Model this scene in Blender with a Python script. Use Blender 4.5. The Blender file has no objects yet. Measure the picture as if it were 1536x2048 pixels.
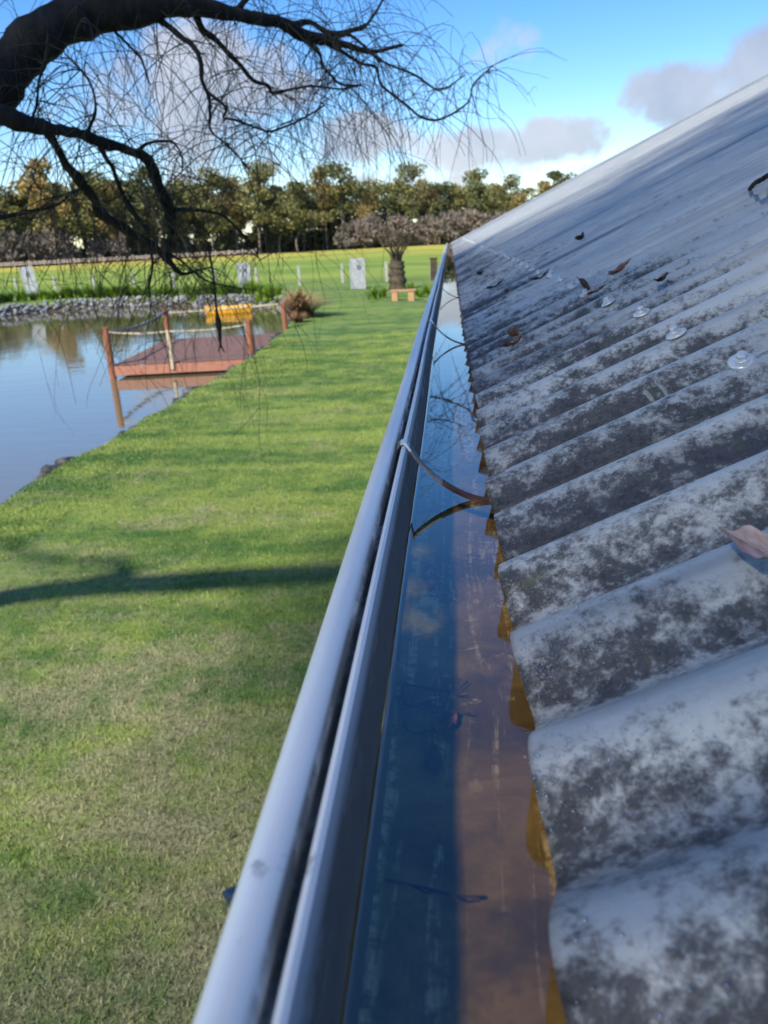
import bpy, math, random
import numpy as np
from mathutils import Vector, Matrix
random.seed(7); rng = np.random.default_rng(11)
R = math.radians
sc = bpy.context.scene
col = sc.collection

# ------------------------------------------------------------------ camera
EZ = 2.70                       # eye height above the lawn
FPX, PW, PH = 1540.0, 1536.0, 2048.0
_h = math.tan(0.05)
_a = np.array([900.0 - 768, 465.0 - 1024, FPX])
_up = np.cross(np.array([1, -_h, 0.0]), _a); _up /= np.linalg.norm(_up)
if _up[1] > 0: _up = -_up
_Y = _a / np.linalg.norm(_a); _X = np.cross(_Y, _up)
if _X[0] < 0: _X = -_X
RC = np.stack([_X, _Y, _up])    # world = RC @ (right, down, forward)
cam = bpy.data.cameras.new('camera'); camo = bpy.data.objects.new('camera', cam); col.objects.link(camo)
rt, dn, fw = RC[:, 0], RC[:, 1], RC[:, 2]
camo.matrix_world = Matrix(((rt[0], -dn[0], -fw[0], 0), (rt[1], -dn[1], -fw[1], 0), (rt[2], -dn[2], -fw[2], EZ), (0, 0, 0, 1)))
cam.sensor_fit = 'VERTICAL'; cam.sensor_height = 24.0; cam.lens = 24.0 * FPX / PH
cam.clip_start = 0.01; cam.clip_end = 3000
cam.dof.use_dof = True; cam.dof.focus_distance = 0.54; cam.dof.aperture_fstop = cam.lens / 1.7
sc.camera = camo

# ------------------------------------------------------------------ light
SUN_EL = R(42)
_lx, _ly = 0.52, 0.855           # the way the light travels over the ground
SUN_DIR = Vector((-_lx * math.cos(SUN_EL), -_ly * math.cos(SUN_EL), math.sin(SUN_EL))).normalized()
sun = bpy.data.lights.new('sun', 'SUN'); suno = bpy.data.objects.new('sun', sun); col.objects.link(suno)
sun.energy = 3.0; sun.angle = R(2.5); sun.color = (1.0, 0.93, 0.82)
suno.rotation_euler = SUN_DIR.to_track_quat('Z', 'Y').to_euler(); suno.location = (-20, -25, 40)

def pixdir(px, py):
    d = RC @ np.array([px - 768, py - 1024, FPX]); return d / np.linalg.norm(d)

world = bpy.data.worlds.new('World'); sc.world = world; world.use_nodes = True
def build_world():
    nt = world.node_tree; N = nt.nodes; L = nt.links; N.clear()
    def n(t, **k):
        o = N.new(t)
        for a, b in k.items(): setattr(o, a, b)
        return o
    def m(op, a, b=None, clamp=False):
        o = n('ShaderNodeMath', operation=op, use_clamp=clamp)
        for i, v in enumerate((a, b)):
            if v is None: continue
            if isinstance(v, (int, float)): o.inputs[i].default_value = v
            else: L.new(v, o.inputs[i])
        return o.outputs[0]
    out = n('ShaderNodeOutputWorld'); bg = n('ShaderNodeBackground'); bg.inputs[1].default_value = 0.105
    sky = n('ShaderNodeTexSky', sky_type='NISHITA', sun_disc=False, sun_elevation=SUN_EL)
    sky.sun_rotation = math.atan2(SUN_DIR.x, SUN_DIR.y); sky.altitude = 200; sky.air_density = 1.0; sky.dust_density = 0.3; sky.ozone_density = 3.0
    hs = n('ShaderNodeHueSaturation'); hs.inputs['Saturation'].default_value = 1.34; hs.inputs['Hue'].default_value = 0.509; hs.inputs['Value'].default_value = 1.0
    L.new(sky.outputs[0], hs.inputs['Color'])
    tc = n('ShaderNodeTexCoord'); D = tc.outputs['Generated']
    sx = n('ShaderNodeSeparateXYZ'); L.new(D, sx.inputs[0])
    den = m('ADD', m('MAXIMUM', sx.outputs[2], 0.0), 0.14)
    cb = n('ShaderNodeCombineXYZ'); L.new(m('DIVIDE', sx.outputs[0], den), cb.inputs[0]); L.new(m('DIVIDE', sx.outputs[1], den), cb.inputs[1])
    def fbm(vec, scale, detail=7, rough=0.58):
        o = n('ShaderNodeTexNoise'); L.new(vec, o.inputs['Vector']); o.inputs['Scale'].default_value = scale
        o.inputs['Detail'].default_value = detail; o.inputs['Roughness'].default_value = rough
        return o.outputs[0]
    mp = n('ShaderNodeMapping'); L.new(cb.outputs[0], mp.inputs[0]); mp.inputs['Location'].default_value = (3.7, 1.3, 0)
    big = fbm(mp.outputs[0], 0.55)
    # the puffs of the photograph: direction, half width, half height
    blobs = [((410, 190), .12, .075, .95), ((330, 120), .07, .05, .4), ((725, 275), .085, .026, 1.0), ((960, 305), .10, .028, .95),
             ((1110, 280), .055, .026, .9), ((1385, 185), .060, .034, 1.0), ((1560, 120), .060, .050, 1.0), ((960, 352), .16, .014, .7),
             ((150, 130), .07, .04, .2), ((1030, 90), .045, .03, .32), ((470, 270), .10, .035, .5)]
    cur = None
    fine = fbm(D, 13.0, 9, 0.56)
    for (px, rw, rh, w) in blobs:
        d = pixdir(*px)
        right = np.cross(d, [0, 0, 1.0]); right /= np.linalg.norm(right); upv = np.cross(right, d)
        def dot(v):
            o = n('ShaderNodeVectorMath', operation='DOT_PRODUCT'); L.new(D, o.inputs[0]); o.inputs[1].default_value = v
            return o.outputs['Value']
        a = m('DIVIDE', dot(tuple(right)), rw); b = m('DIVIDE', m('SUBTRACT', dot(tuple(upv)), 0.0), rh)
        front = m('GREATER_THAN', dot(tuple(d)), 0.5)
        r2 = m('ADD', m('MULTIPLY', a, a), m('MULTIPLY', b, b))
        g = m('MULTIPLY', m('MULTIPLY', m('SUBTRACT', 1.0, m('MULTIPLY', r2, 0.5), True), w), front)
        cur = g if cur is None else m('MAXIMUM', cur, g)
    # noise clouds everywhere else, the same kind of sky all round
    nb = m('MULTIPLY', m('SUBTRACT', big, 0.50), 3.2, False)
    base = m('MAXIMUM', m('MULTIPLY', cur, 0.95), m('MINIMUM', nb, 0.55))
    dens = m('ADD', base, m('MULTIPLY', m('SUBTRACT', fine, 0.5), 1.9))
    ramp = n('ShaderNodeMapRange', interpolation_type='SMOOTHSTEP'); L.new(dens, ramp.inputs[0]); ramp.inputs[1].default_value = 0.36; ramp.inputs[2].default_value = 0.80
    ramp.inputs[4].default_value = 0.88
    shade = n('ShaderNodeMapRange'); L.new(fbm(D, 5.0, 5, .55), shade.inputs[0]); shade.inputs[1].default_value = 0.35; shade.inputs[2].default_value = 0.65
    cc = n('ShaderNodeMix', data_type='RGBA'); L.new(shade.outputs[0], cc.inputs[0])
    cc.inputs[6].default_value = (1.85, 2.15, 2.8, 1); cc.inputs[7].default_value = (3.4, 3.5, 3.9, 1)
    mx = n('ShaderNodeMix', data_type='RGBA'); L.new(ramp.outputs[0], mx.inputs[0]); L.new(hs.outputs[0], mx.inputs[6]); L.new(cc.outputs[2], mx.inputs[7])
    L.new(mx.outputs[2], bg.inputs[0]); L.new(bg.outputs[0], out.inputs[0])
build_world()
vs = sc.view_settings; vs.view_transform = 'Standard'; vs.look = 'None'; vs.exposure = 1.0; vs.gamma = 1; vs.use_curve_mapping = False
sc.cycles.use_denoising = True; sc.cycles.max_bounces = 5; sc.cycles.diffuse_bounces = 2; sc.cycles.glossy_bounces = 3; sc.cycles.transparent_max_bounces = 24
sc.cycles.sample_clamp_indirect = 6.0

# ------------------------------------------------------------------ helpers
def link(o, parent=None):
    col.objects.link(o)
    if parent is not None: o.parent = parent
    return o
def tag(o, label=None, cat=None, group=None, kind=None):
    if label: o['label'] = label
    if cat: o['category'] = cat
    if group: o['group'] = group
    if kind: o['kind'] = kind
    return o
def empty(name, loc=(0, 0, 0), rz=0):
    o = bpy.data.objects.new(name, None); o.location = loc; o.rotation_euler = (0, 0, rz); o.empty_display_size = 0.1
    return link(o)
def mesh(name, v, f, mat, smooth=False):
    me = bpy.data.meshes.new(name)
    if isinstance(f, np.ndarray):
        v = np.asarray(v, np.float32); nf, k = f.shape
        me.vertices.add(len(v)); me.vertices.foreach_set('co', v.ravel())
        me.loops.add(nf * k); me.loops.foreach_set('vertex_index', f.astype(np.int32).ravel())
        me.polygons.add(nf); me.polygons.foreach_set('loop_start', np.arange(0, nf * k, k, dtype=np.int32))
        me.polygons.foreach_set('loop_total', np.full(nf, k, np.int32))
        me.update(calc_edges=True); me.validate()
    else:
        me.from_pydata([tuple(map(float, p)) for p in v], [], [tuple(q) for q in f]); me.update()
    if smooth: me.polygons.foreach_set('use_smooth', np.ones(len(me.polygons), bool))
    for mm in (mat if isinstance(mat, (list, tuple)) else [mat]): me.materials.append(mm)
    return me
def obj(name, me, parent=None, loc=(0, 0, 0), rot=(0, 0, 0)):
    o = bpy.data.objects.new(name, me); o.location = loc; o.rotation_euler = rot
    return link(o, parent)
class MB:
    def __init__(s): s.v = []; s.f = []
    def add(s, v, f):
        b = len(s.v); s.v += [tuple(p) for p in v]; s.f += [tuple(i + b for i in q) for q in f]; return s
    def box(s, c, d, rz=0, rx=0, ry=0):
        M = Matrix.Rotation(rz, 3, 'Z') @ Matrix.Rotation(ry, 3, 'Y') @ Matrix.Rotation(rx, 3, 'X'); c = Vector(c)
        P = [c + M @ Vector((x * d[0] / 2, y * d[1] / 2, z * d[2] / 2)) for x in (-1, 1) for y in (-1, 1) for z in (-1, 1)]
        return s.add(P, [(0, 1, 3, 2), (4, 6, 7, 5), (0, 4, 5, 1), (2, 3, 7, 6), (0, 2, 6, 4), (1, 5, 7, 3)])
    def tube(s, pts, rad, n=8, caps=True):
        P = [Vector(p) for p in pts]; k = len(P)
        if not hasattr(rad, '__len__'): rad = [rad] * k
        t0 = (P[1] - P[0]).normalized(); u = t0.orthogonal().normalized(); V = []
        for i in range(k):
            t = (P[min(i + 1, k - 1)] - P[max(i - 1, 0)])
            t = t.normalized() if t.length > 1e-9 else t0
            u = (u - t * u.dot(t)); u = u.normalized() if u.length > 1e-6 else t.orthogonal().normalized()
            w = t.cross(u)
            for j in range(n):
                a = 2 * math.pi * j / n; V.append(P[i] + (u * math.cos(a) + w * math.sin(a)) * rad[i])
        F = [(i * n + j, i * n + (j + 1) % n, (i + 1) * n + (j + 1) % n, (i + 1) * n + j) for i in range(k - 1) for j in range(n)]
        if caps: F += [tuple(reversed(range(n))), tuple(range((k - 1) * n, k * n))]
        return s.add(V, F)
    def lathe(s, prof, n=16, c=(0, 0, 0)):
        V = [(c[0] + r * math.cos(2 * math.pi * j / n), c[1] + r * math.sin(2 * math.pi * j / n), c[2] + z) for r, z in prof for j in range(n)]
        F = [(i * n + j, i * n + (j + 1) % n, (i + 1) * n + (j + 1) % n, (i + 1) * n + j) for i in range(len(prof) - 1) for j in range(n)]
        F += [tuple(reversed(range(n))), tuple(range((len(prof) - 1) * n, len(prof) * n))]
        return s.add(V, F)
    def mesh(s, name, mat, smooth=False): return mesh(name, s.v, s.f, mat, smooth)
    def obj(s, name, mat, parent=None, smooth=False, loc=(0, 0, 0), rot=(0, 0, 0)): return obj(name, s.mesh(name, mat, smooth), parent, loc, rot)
def bevel(o, w, seg=2):
    b = o.modifiers.new('bevel', 'BEVEL'); b.width = w; b.segments = seg; b.limit_method = 'ANGLE'; return o
def spline(pts, sub=6):
    P = [np.array(p, float) for p in pts]; P = [2 * P[0] - P[1]] + P + [2 * P[-1] - P[-2]]; out = []
    for i in range(1, len(P) - 2):
        for t in np.linspace(0, 1, sub, endpoint=False):
            a, b, c, d = P[i - 1:i + 3]
            out.append(.5 * (2 * b + (c - a) * t + (2 * a - 5 * b + 4 * c - d) * t ** 2 + (3 * b - a - 3 * c + d) * t ** 3))
    out.append(P[-2]); return np.array(out)
def ony(px, py, y):             # the point seen in that direction at distance y down the gutter
    d = pixdir(px, py); d = d * (y / d[1]); return np.array([d[0], d[1], d[2] + EZ])
def onz(px, py, z):
    d = pixdir(px, py); d = d * ((z - EZ) / d[2]); return np.array([d[0], d[1], z])

# ------------------------------------------------------------------ materials
class NT:
    def __init__(s, name):
        s.mat = bpy.data.materials.new(name); s.mat.use_nodes = True; s.nt = s.mat.node_tree; s.N = s.nt.nodes; s.L = s.nt.links
        s.b = s.N['Principled BSDF']; s.out = s.N['Material Output']
    def n(s, t, **k):
        o = s.N.new(t)
        for a, b in k.items(): setattr(o, a, b)
        return o
    def set(s, sock, v):
        if isinstance(v, (int, float)): sock.default_value = v
        elif isinstance(v, (tuple, list)): sock.default_value = tuple(v) + ((1,) if len(v) == 3 and sock.type == 'RGBA' else ())
        else: s.L.new(v, sock)
    def pos(s, scale=(1, 1, 1), rot=(0, 0, 0), src='Position', loc=(0, 0, 0)):
        g = s.n('ShaderNodeNewGeometry').outputs['Position'] if src == 'Position' else s.n('ShaderNodeTexCoord').outputs[src]
        mp = s.n('ShaderNodeMapping'); s.L.new(g, mp.inputs[0]); mp.inputs['Scale'].default_value = scale; mp.inputs['Rotation'].default_value = rot; mp.inputs['Location'].default_value = loc
        return mp.outputs[0]
    def noise(s, vec, scale, detail=4, rough=0.55, dist=0):
        o = s.n('ShaderNodeTexNoise'); s.L.new(vec, o.inputs['Vector'])
        for k, v in (('Scale', scale), ('Detail', detail), ('Roughness', rough), ('Distortion', dist)): o.inputs[k].default_value = v
        return o.outputs[0]
    def vor(s, vec, scale, feature='F1', out='Distance'):
        o = s.n('ShaderNodeTexVoronoi', feature=feature); s.L.new(vec, o.inputs['Vector']); o.inputs['Scale'].default_value = scale
        return o.outputs[out]
    def rng(s, v, a, b, c=0.0, d=1.0, smooth=True):
        o = s.n('ShaderNodeMapRange', interpolation_type='SMOOTHSTEP' if smooth else 'LINEAR'); s.L.new(v, o.inputs[0])
        for i, x in enumerate((a, b, c, d)): o.inputs[i + 1].default_value = x
        return o.outputs[0]
    def m(s, op, a, b=0.0, clamp=False):
        o = s.n('ShaderNodeMath', operation=op, use_clamp=clamp); s.set(o.inputs[0], a); s.set(o.inputs[1], b); return o.outputs[0]
    def mix(s, f, a, b, mode='MIX'):
        o = s.n('ShaderNodeMix', data_type='RGBA', blend_type=mode); s.set(o.inputs[0], f); s.set(o.inputs[6], a); s.set(o.inputs[7], b); return o.outputs[2]
    def bump(s, h, strength=0.3, dist=0.01, normal=None):
        o = s.n('ShaderNodeBump'); s.L.new(h, o.inputs['Height']); o.inputs['Strength'].default_value = strength; o.inputs['Distance'].default_value = dist
        if normal is not None: s.L.new(normal, o.inputs['Normal'])
        return o.outputs[0]
    def xyz(s, vec):
        o = s.n('ShaderNodeSeparateXYZ'); s.L.new(vec, o.inputs[0]); return o.outputs
    def fin(s, color=None, rough=None, metal=None, normal=None, spec=None):
        for k, v in (('Base Color', color), ('Roughness', rough), ('Metallic', metal), ('Specular IOR Level', spec)):
            if v is not None: s.set(s.b.inputs[k], v)
        if normal is not None: s.L.new(normal, s.b.inputs['Normal'])
        return s.mat

def simple(name, c1, c2, scale=6, rough=0.7, stretch=(1, 1, 1), metal=0.0, bumpd=0.004, bstr=0.4, src='Object', spec=0.3):
    t = NT(name); p = t.pos(stretch, src=src); f = t.noise(p, scale, 5, .6); g = t.rng(f, .3, .7)
    return t.fin(t.mix(g, c1, c2), rough, metal, t.bump(f, bstr, bumpd), spec)

def lawn_color(t):
    P = t.pos(); x, y, z = t.xyz(P)
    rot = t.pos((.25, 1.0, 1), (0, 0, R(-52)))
    st = t.noise(rot, 1.3, 4, .6, .6)                      # long streaks standing in for tree-shadow bands, coloured as dry grass
    pat = t.noise(P, .8, 5, .62)
    mid = t.noise(P, 5.0, 5, .65); fine = t.noise(P, 42, 4, .7)
    near = t.rng(y, 1.0, 9.0, 0.12, -0.06)
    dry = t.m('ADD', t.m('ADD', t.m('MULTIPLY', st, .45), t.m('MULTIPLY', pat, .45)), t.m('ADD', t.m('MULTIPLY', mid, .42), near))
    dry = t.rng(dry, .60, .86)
    green = t.mix(t.rng(t.m('ADD', t.m('MULTIPLY', t.noise(P, 2.2, 4), .4), t.m('MULTIPLY', t.noise(t.pos((.16, .9, 1), (0, 0, R(-56)), loc=(4, 1, 0)), 1.0, 4, .6, .8), .6)), .38, .60), (.075, .160, .036), (.235, .310, .066))  # dark and light green bands paint tree shadow into the grass colour
    brown = t.mix(t.rng(fine, .3, .7), (.20, .185, .095), (.46, .42, .25))
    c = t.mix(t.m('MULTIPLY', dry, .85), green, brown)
    c = t.mix(t.rng(t.noise(P, 13, 5, .7), .30, .50, .60, 0.0), c, (.040, .055, .018))
    far = t.rng(y, 46, 64)
    fn = t.noise(t.pos((.035, .11, 1)), 1.0, 5, .6)
    field = t.mix(t.rng(fn, .35, .65), (.17, .27, .040), (.30, .36, .060))
    yel = t.m('MULTIPLY', t.rng(y, 95, 150), t.rng(t.noise(t.pos((.02, .06, 1)), 1.0, 4), .30, .55))
    field = t.mix(yel, field, (.50, .43, .08))
    c = t.mix(far, c, field)
    ln = t.m('ADD', y, t.m('MULTIPLY', x, -.36))
    litter = t.rng(t.m('ADD', ln, t.m('MULTIPLY', t.noise(P, .12, 3), 8)), 203, 209)
    c = t.mix(litter, c, (.10, .065, .035))
    return c, fine, z
def make_ground():
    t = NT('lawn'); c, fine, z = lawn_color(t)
    P = t.pos()
    mud = t.mix(t.noise(P, 6, 5), (.045, .038, .024), (.12, .10, .07))
    zz = t.m('ADD', z, t.m('MULTIPLY', t.m('SUBTRACT', t.noise(P, 3.5, 4), .5), .16))
    c = t.mix(t.rng(zz, -.20, -.10), mud, c)
    return t.fin(c, .9, 0, t.bump(t.noise(P, 26, 6, .7), .9, .03), .15)
def make_blade():
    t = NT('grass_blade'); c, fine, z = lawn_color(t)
    a = t.n('ShaderNodeAttribute', attribute_name='tone').outputs['Fac']
    c = t.mix(1.0, c, t.mix(a, (.85, .88, .85), (1.75, 1.6, 1.55)), 'MULTIPLY')
    c = t.mix(t.rng(a, .90, .97), c, (.42, .36, .20))
    return t.fin(c, .6, 0, None, .2)
M = {}
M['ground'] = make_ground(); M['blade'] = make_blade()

def make_roof():
    t = NT('weathered_iron'); g = t.n('ShaderNodeNewGeometry').outputs['Position']
    P = t.pos(); x, y, z = t.xyz(P)
    L1 = t.pos((1.2, 6, 1.2)); L2 = t.pos((7, 26, 7))
    band = t.m('COSINE', t.m('MULTIPLY', t.m('SUBTRACT', y, .149 - .030), 2 * math.pi / .0762))   # +1 on slopes facing the eye: mould, thickened to paint in their shade
    big = t.noise(P, 3.3, 5, .62); cl = t.noise(P, 18, 6, .66, .4); grain = t.noise(P, 240, 4, .75); speck = t.noise(P, 75, 5, .72)
    eave = t.rng(x, .03, .40, 1.0, 0.0)
    far = t.rng(y, .5, 2.4)
    base = t.mix(t.rng(t.noise(L2, 1.0, 5, .6), .3, .7), (.385, .395, .365), (.535, .545, .495))
    base = t.mix(t.rng(t.noise(L1, 1.6, 4, .6), .35, .65, 0, .5), base, (.285, .305, .30))
    base = t.mix(t.rng(grain, .35, .75, 0, .32), base, (.58, .59, .58))
    # black mould: thick by the eave, in streaks further up
    md = t.m('ADD', t.m('MULTIPLY', big, .55), t.m('MULTIPLY', cl, .55))
    md = t.m('ADD', md, t.m('MULTIPLY', t.m('MULTIPLY', band, t.rng(t.noise(P, 5, 3), .3, .6)), .125))
    md = t.m('ADD', md, t.m('MULTIPLY', eave, .22))
    md = t.m('ADD', md, t.m('ADD', t.m('MULTIPLY', t.m('SUBTRACT', speck, .5), .62), t.m('MULTIPLY', t.m('SUBTRACT', grain, .5), .55)))
    mould = t.rng(md, .60, .86)
    c = t.mix(t.m('MULTIPLY', mould, .94), base, t.mix(t.rng(grain, .35, .65), (.010, .012, .018), (.060, .060, .064)))
    # pale lichen crusts and a little green
    lic = t.m('MULTIPLY', t.rng(t.noise(P, 31, 6, .7, .8), .585, .66), t.rng(t.noise(P, 8, 3), .47, .6))
    c = t.mix(t.m('MULTIPLY', lic, .6), c, (.40, .42, .39))
    gr = t.m('MULTIPLY', t.rng(t.noise(P, 24, 4, .6), .60, .68), t.rng(cl, .52, .60))
    c = t.mix(t.m('MULTIPLY', gr, .35), c, (.14, .15, .05))
    # dark wet streaks running down the slope
    wet = t.rng(t.noise(t.pos((.9, 9.5, .9), loc=(3.1, 2.2, 0)), 1.0, 5, .6, .3), .545, .66)
    c = t.mix(t.m('MULTIPLY', wet, .55), c, (.030, .036, .055))
    rough = t.m('ADD', t.m('ADD', .40, t.m('MULTIPLY', cl, .26)), t.m('MULTIPLY', wet, -.20))
    h = t.m('ADD', t.m('MULTIPLY', speck, .6), t.m('MULTIPLY', grain, .4))
    nrm = t.bump(h, .45, .0018)
    dents = t.bump(t.noise(t.pos((3, 14, 3)), 1.0, 2), .35, .010, nrm)
    return t.fin(c, rough, t.m('MULTIPLY', t.m('SUBTRACT', 1.0, mould), .22), dents, t.m('SUBTRACT', .5, t.m('MULTIPLY', mould, .35)))
M['roof'] = make_roof()

def make_gutter():
    t = NT('gutter_metal'); P = t.pos(); x, y, z = t.xyz(P)
    cl = t.noise(t.pos((40, 4, 40)), 1.0, 5, .65, .3); sp = t.noise(P, 130, 4, .7); streak = t.noise(t.pos((30, 22, 40), loc=(1, 5, 2)), 1.0, 6, .72, .5)
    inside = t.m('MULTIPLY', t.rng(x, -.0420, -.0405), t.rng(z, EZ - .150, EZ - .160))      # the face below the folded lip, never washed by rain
    base = t.mix(t.rng(cl, .3, .7), (.62, .65, .64), (.74, .76, .74))
    base = t.mix(t.rng(t.noise(t.pos((14, 14, 14)), 1.0, 6, .7), .63, .70, 0, .75), base, (.10, .115, .12))
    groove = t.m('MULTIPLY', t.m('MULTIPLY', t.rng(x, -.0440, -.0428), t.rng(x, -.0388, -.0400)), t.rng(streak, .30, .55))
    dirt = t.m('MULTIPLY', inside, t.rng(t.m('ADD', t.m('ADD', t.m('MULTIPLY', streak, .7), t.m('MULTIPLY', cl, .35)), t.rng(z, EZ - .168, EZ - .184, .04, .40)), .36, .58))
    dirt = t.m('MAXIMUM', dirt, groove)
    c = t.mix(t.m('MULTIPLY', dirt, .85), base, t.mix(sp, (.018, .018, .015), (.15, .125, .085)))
    rough = t.m('ADD', .26, t.m('MULTIPLY', t.m('MAXIMUM', dirt, t.m('MULTIPLY', cl, .4)), .4))
    return t.fin(c, rough, .15, t.bump(t.m('ADD', t.m('MULTIPLY', sp, .5), t.noise(t.pos((20, 5, 20)), 1.0, 3)), .22, .0015), .5)
M['gutter'] = make_gutter()

def make_sediment():
    t = NT('gutter_silt'); P = t.pos(); x, y, z = t.xyz(P)
    a = t.noise(P, 26, 6, .7, .5); b = t.noise(P, 150, 5, .75); s = t.noise(t.pos((70, 5, 1)), 1.0, 5, .7, .7)
    c = t.mix(t.rng(a, .3, .7), (.20, .135, .055), (.38, .26, .12))
    c = t.mix(t.rng(t.noise(P, 14, 5, .65), .46, .60, 0, .6), c, (.060, .050, .040))
    fl = t.m('MULTIPLY', t.rng(s, .50, .60), t.rng(b, .40, .60))
    c = t.mix(t.m('MULTIPLY', fl, .9), c, (.80, .66, .50))
    f2 = t.m('MULTIPLY', t.rng(t.noise(P, 60, 6, .75, 1.2), .56, .64), t.rng(t.noise(t.pos((40, 6, 1), loc=(1, 2, 0)), 1.0, 3), .45, .6))
    c = t.mix(t.m('MULTIPLY', f2, .85), c, (.80, .66, .50))
    return t.fin(c, .85, 0, t.bump(a, .5, .004), .2)
M['silt'] = make_sediment()

def make_water(name, tint, bstr, bscale, stretch, rough=0.0, base=None, ior=1.5, film=.62):
    t = NT(name); P = t.pos(stretch); nz = t.noise(P, bscale, 3, .55)
    nrm = t.bump(nz, bstr, .02)
    fr = t.n('ShaderNodeFresnel'); fr.inputs['IOR'].default_value = ior; t.L.new(nrm, fr.inputs['Normal'])
    gl = t.n('ShaderNodeBsdfGlossy'); gl.inputs['Roughness'].default_value = rough; t.L.new(nrm, gl.inputs['Normal'])
    if base is None:
        un = t.n('ShaderNodeBsdfTransparent'); un.inputs[0].default_value = tint + (1,)
    else:
        un = t.n('ShaderNodeBsdfDiffuse'); t.set(un.inputs[0], t.mix(t.noise(t.pos((.2, .2, 1)), 1.0, 3), base, tuple(v * 1.15 for v in base)))
    bf = t.n('ShaderNodeNewGeometry').outputs['Backfacing']
    mx = t.n('ShaderNodeMixShader'); t.L.new(t.m('MULTIPLY', t.m('POWER', fr.outputs[0], film), t.m('SUBTRACT', 1.0, bf)), mx.inputs[0]); t.L.new(un.outputs[0], mx.inputs[1]); t.L.new(gl.outputs[0], mx.inputs[2])
    t.L.new(mx.outputs[0], t.out.inputs[0]); t.N.remove(t.b); return t.mat
M['gwater'] = make_water('gutter_water', (.92, .83, .62), .012, 9, (1, .5, 1))
M['pond'] = make_water('pond_water', None, .20, 1.6, (.55, 1.6, 1), .03, (.20, .165, .090), 1.5, .55)

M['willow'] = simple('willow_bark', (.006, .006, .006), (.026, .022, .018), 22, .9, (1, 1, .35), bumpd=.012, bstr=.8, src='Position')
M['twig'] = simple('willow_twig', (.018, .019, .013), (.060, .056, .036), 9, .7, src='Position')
M['gumbark'] = simple('gum_bark', (.10, .085, .065), (.26, .22, .17), 1.2, .85, src='Object')
M['fence_w'] = simple('weathered_rail', (.38, .30, .24), (.52, .43, .36), 3, .8)
M['post_pale'] = simple('pale_post', (.34, .32, .27), (.46, .44, .38), 6, .8)
M['plank'] = simple('deck_plank', (.165, .088, .062), (.255, .145, .105), 5, .7, (1, 14, 14))
M['fascia_red'] = simple('deck_fascia', (.33, .135, .085), (.42, .19, .12), 4, .6, (1, 8, 8))
M['post_red'] = simple('deck_post', (.22, .085, .040), (.32, .13, .065), 8, .65, (6, 6, 1))
M['pale_rope'] = simple('pale_rail', (.42, .36, .22), (.55, .48, .32), 8, .7)
M['grey_rope'] = simple('grey_rope', (.17, .18, .19), (.30, .31, .32), 30, .85)
M['dark_rope'] = simple('dark_rope', (.020, .017, .014), (.06, .05, .04), 40, .9)
M['yellow'] = simple('yellow_plastic', (.85, .40, .008), (.92, .46, .012), 3, .45, spec=.5)
M['dull_yellow'] = simple('boat_inside', (.42, .20, .02), (.50, .25, .03), 3, .5)
M['panel'] = simple('weathered_white_board', (.30, .31, .32), (.44, .45, .46), 5, .7)
M['panel_dark'] = simple('dark_board_mark', (.13, .13, .135), (.24, .24, .25), 9, .8)
M['bench'] = simple('bench_timber', (.42, .23, .10), (.56, .33, .16), 5, .7, (1, 9, 9))
M['rock'] = simple('grey_stone', (.16, .165, .165), (.34, .34, .33), 4, .85, src='Position', bumpd=.03)
M['darkrock'] = simple('wet_stone', (.030, .032, .030), (.12, .12, .10), 5, .6, src='Position', bumpd=.03)
M['strap_leaf'] = simple('strap_leaf', (.085, .175, .010), (.24, .36, .020), 3, .5, src='Position')
M['tussock'] = simple('dead_reed', (.25, .14, .06), (.44, .28, .14), 6, .8, src='Position')
M['strap'] = simple('gutter_strap', (.10, .085, .075), (.26, .25, .25), 60, .5, metal=.4, bumpd=.001, src='Position')
M['strap_rust'] = simple('rusty_strap', (.050, .022, .014), (.16, .075, .045), 80, .7, metal=.2, bumpd=.001, src='Position')
M['screw'] = simple('zinc_screw', (.46, .47, .46), (.70, .71, .70), 120, .35, metal=.3, bumpd=.0006, src='Position')
M['leaf_pink'] = simple('dry_gum_leaf', (.30, .20, .165), (.52, .39, .345), 70, .6, (1, 6, 1), bumpd=.0008)
M['leaf_rust'] = simple('rusty_dead_leaf', (.10, .048, .024), (.30, .155, .085), 60, .7, bumpd=.001)
M['leaf_dark'] = simple('dark_dead_leaf', (.030, .022, .018), (.10, .07, .05), 60, .75, bumpd=.001)
M['wall'] = simple('house_wall', (.38, .36, .31), (.46, .44, .38), 2, .8)
M['fascia'] = simple('fascia_paint', (.10, .09, .08), (.22, .20, .18), 6, .7, (9, 1, 9))
M['flash'] = simple('barge_flashing', (.30, .32, .33), (.40, .42, .43), 3, .45, metal=.2)
M['bracket'] = simple('blue_bracket', (.030, .055, .10), (.06, .10, .17), 30, .4, metal=.4)
def leafmat(name, a, b, scale):
    t = NT(name); P = t.pos(src='Position'); oi = t.n('ShaderNodeObjectInfo').outputs['Random']
    f = t.rng(t.noise(P, scale, 4, .6), .3, .7); c = t.mix(f, a, b)
    c = t.mix(1.0, c, t.mix(oi, (1.25, 1.25, 1.25), (2.1, 1.95, 1.85)), 'MULTIPLY')
    return t.fin(c, .65, 0, None, .25)
M['gum_olive'] = leafmat('gum_leaf_olive', (.062, .072, .024), (.175, .165, .058), .5)
M['gum_brown'] = leafmat('gum_leaf_bronze', (.105, .085, .030), (.235, .180, .070), .5)
M['gum_dark'] = leafmat('gum_leaf_dark', (.036, .048, .020), (.105, .115, .042), .5)
M['mauve'] = leafmat('bare_scrub', (.075, .064, .054), (.165, .138, .115), .8)

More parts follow.
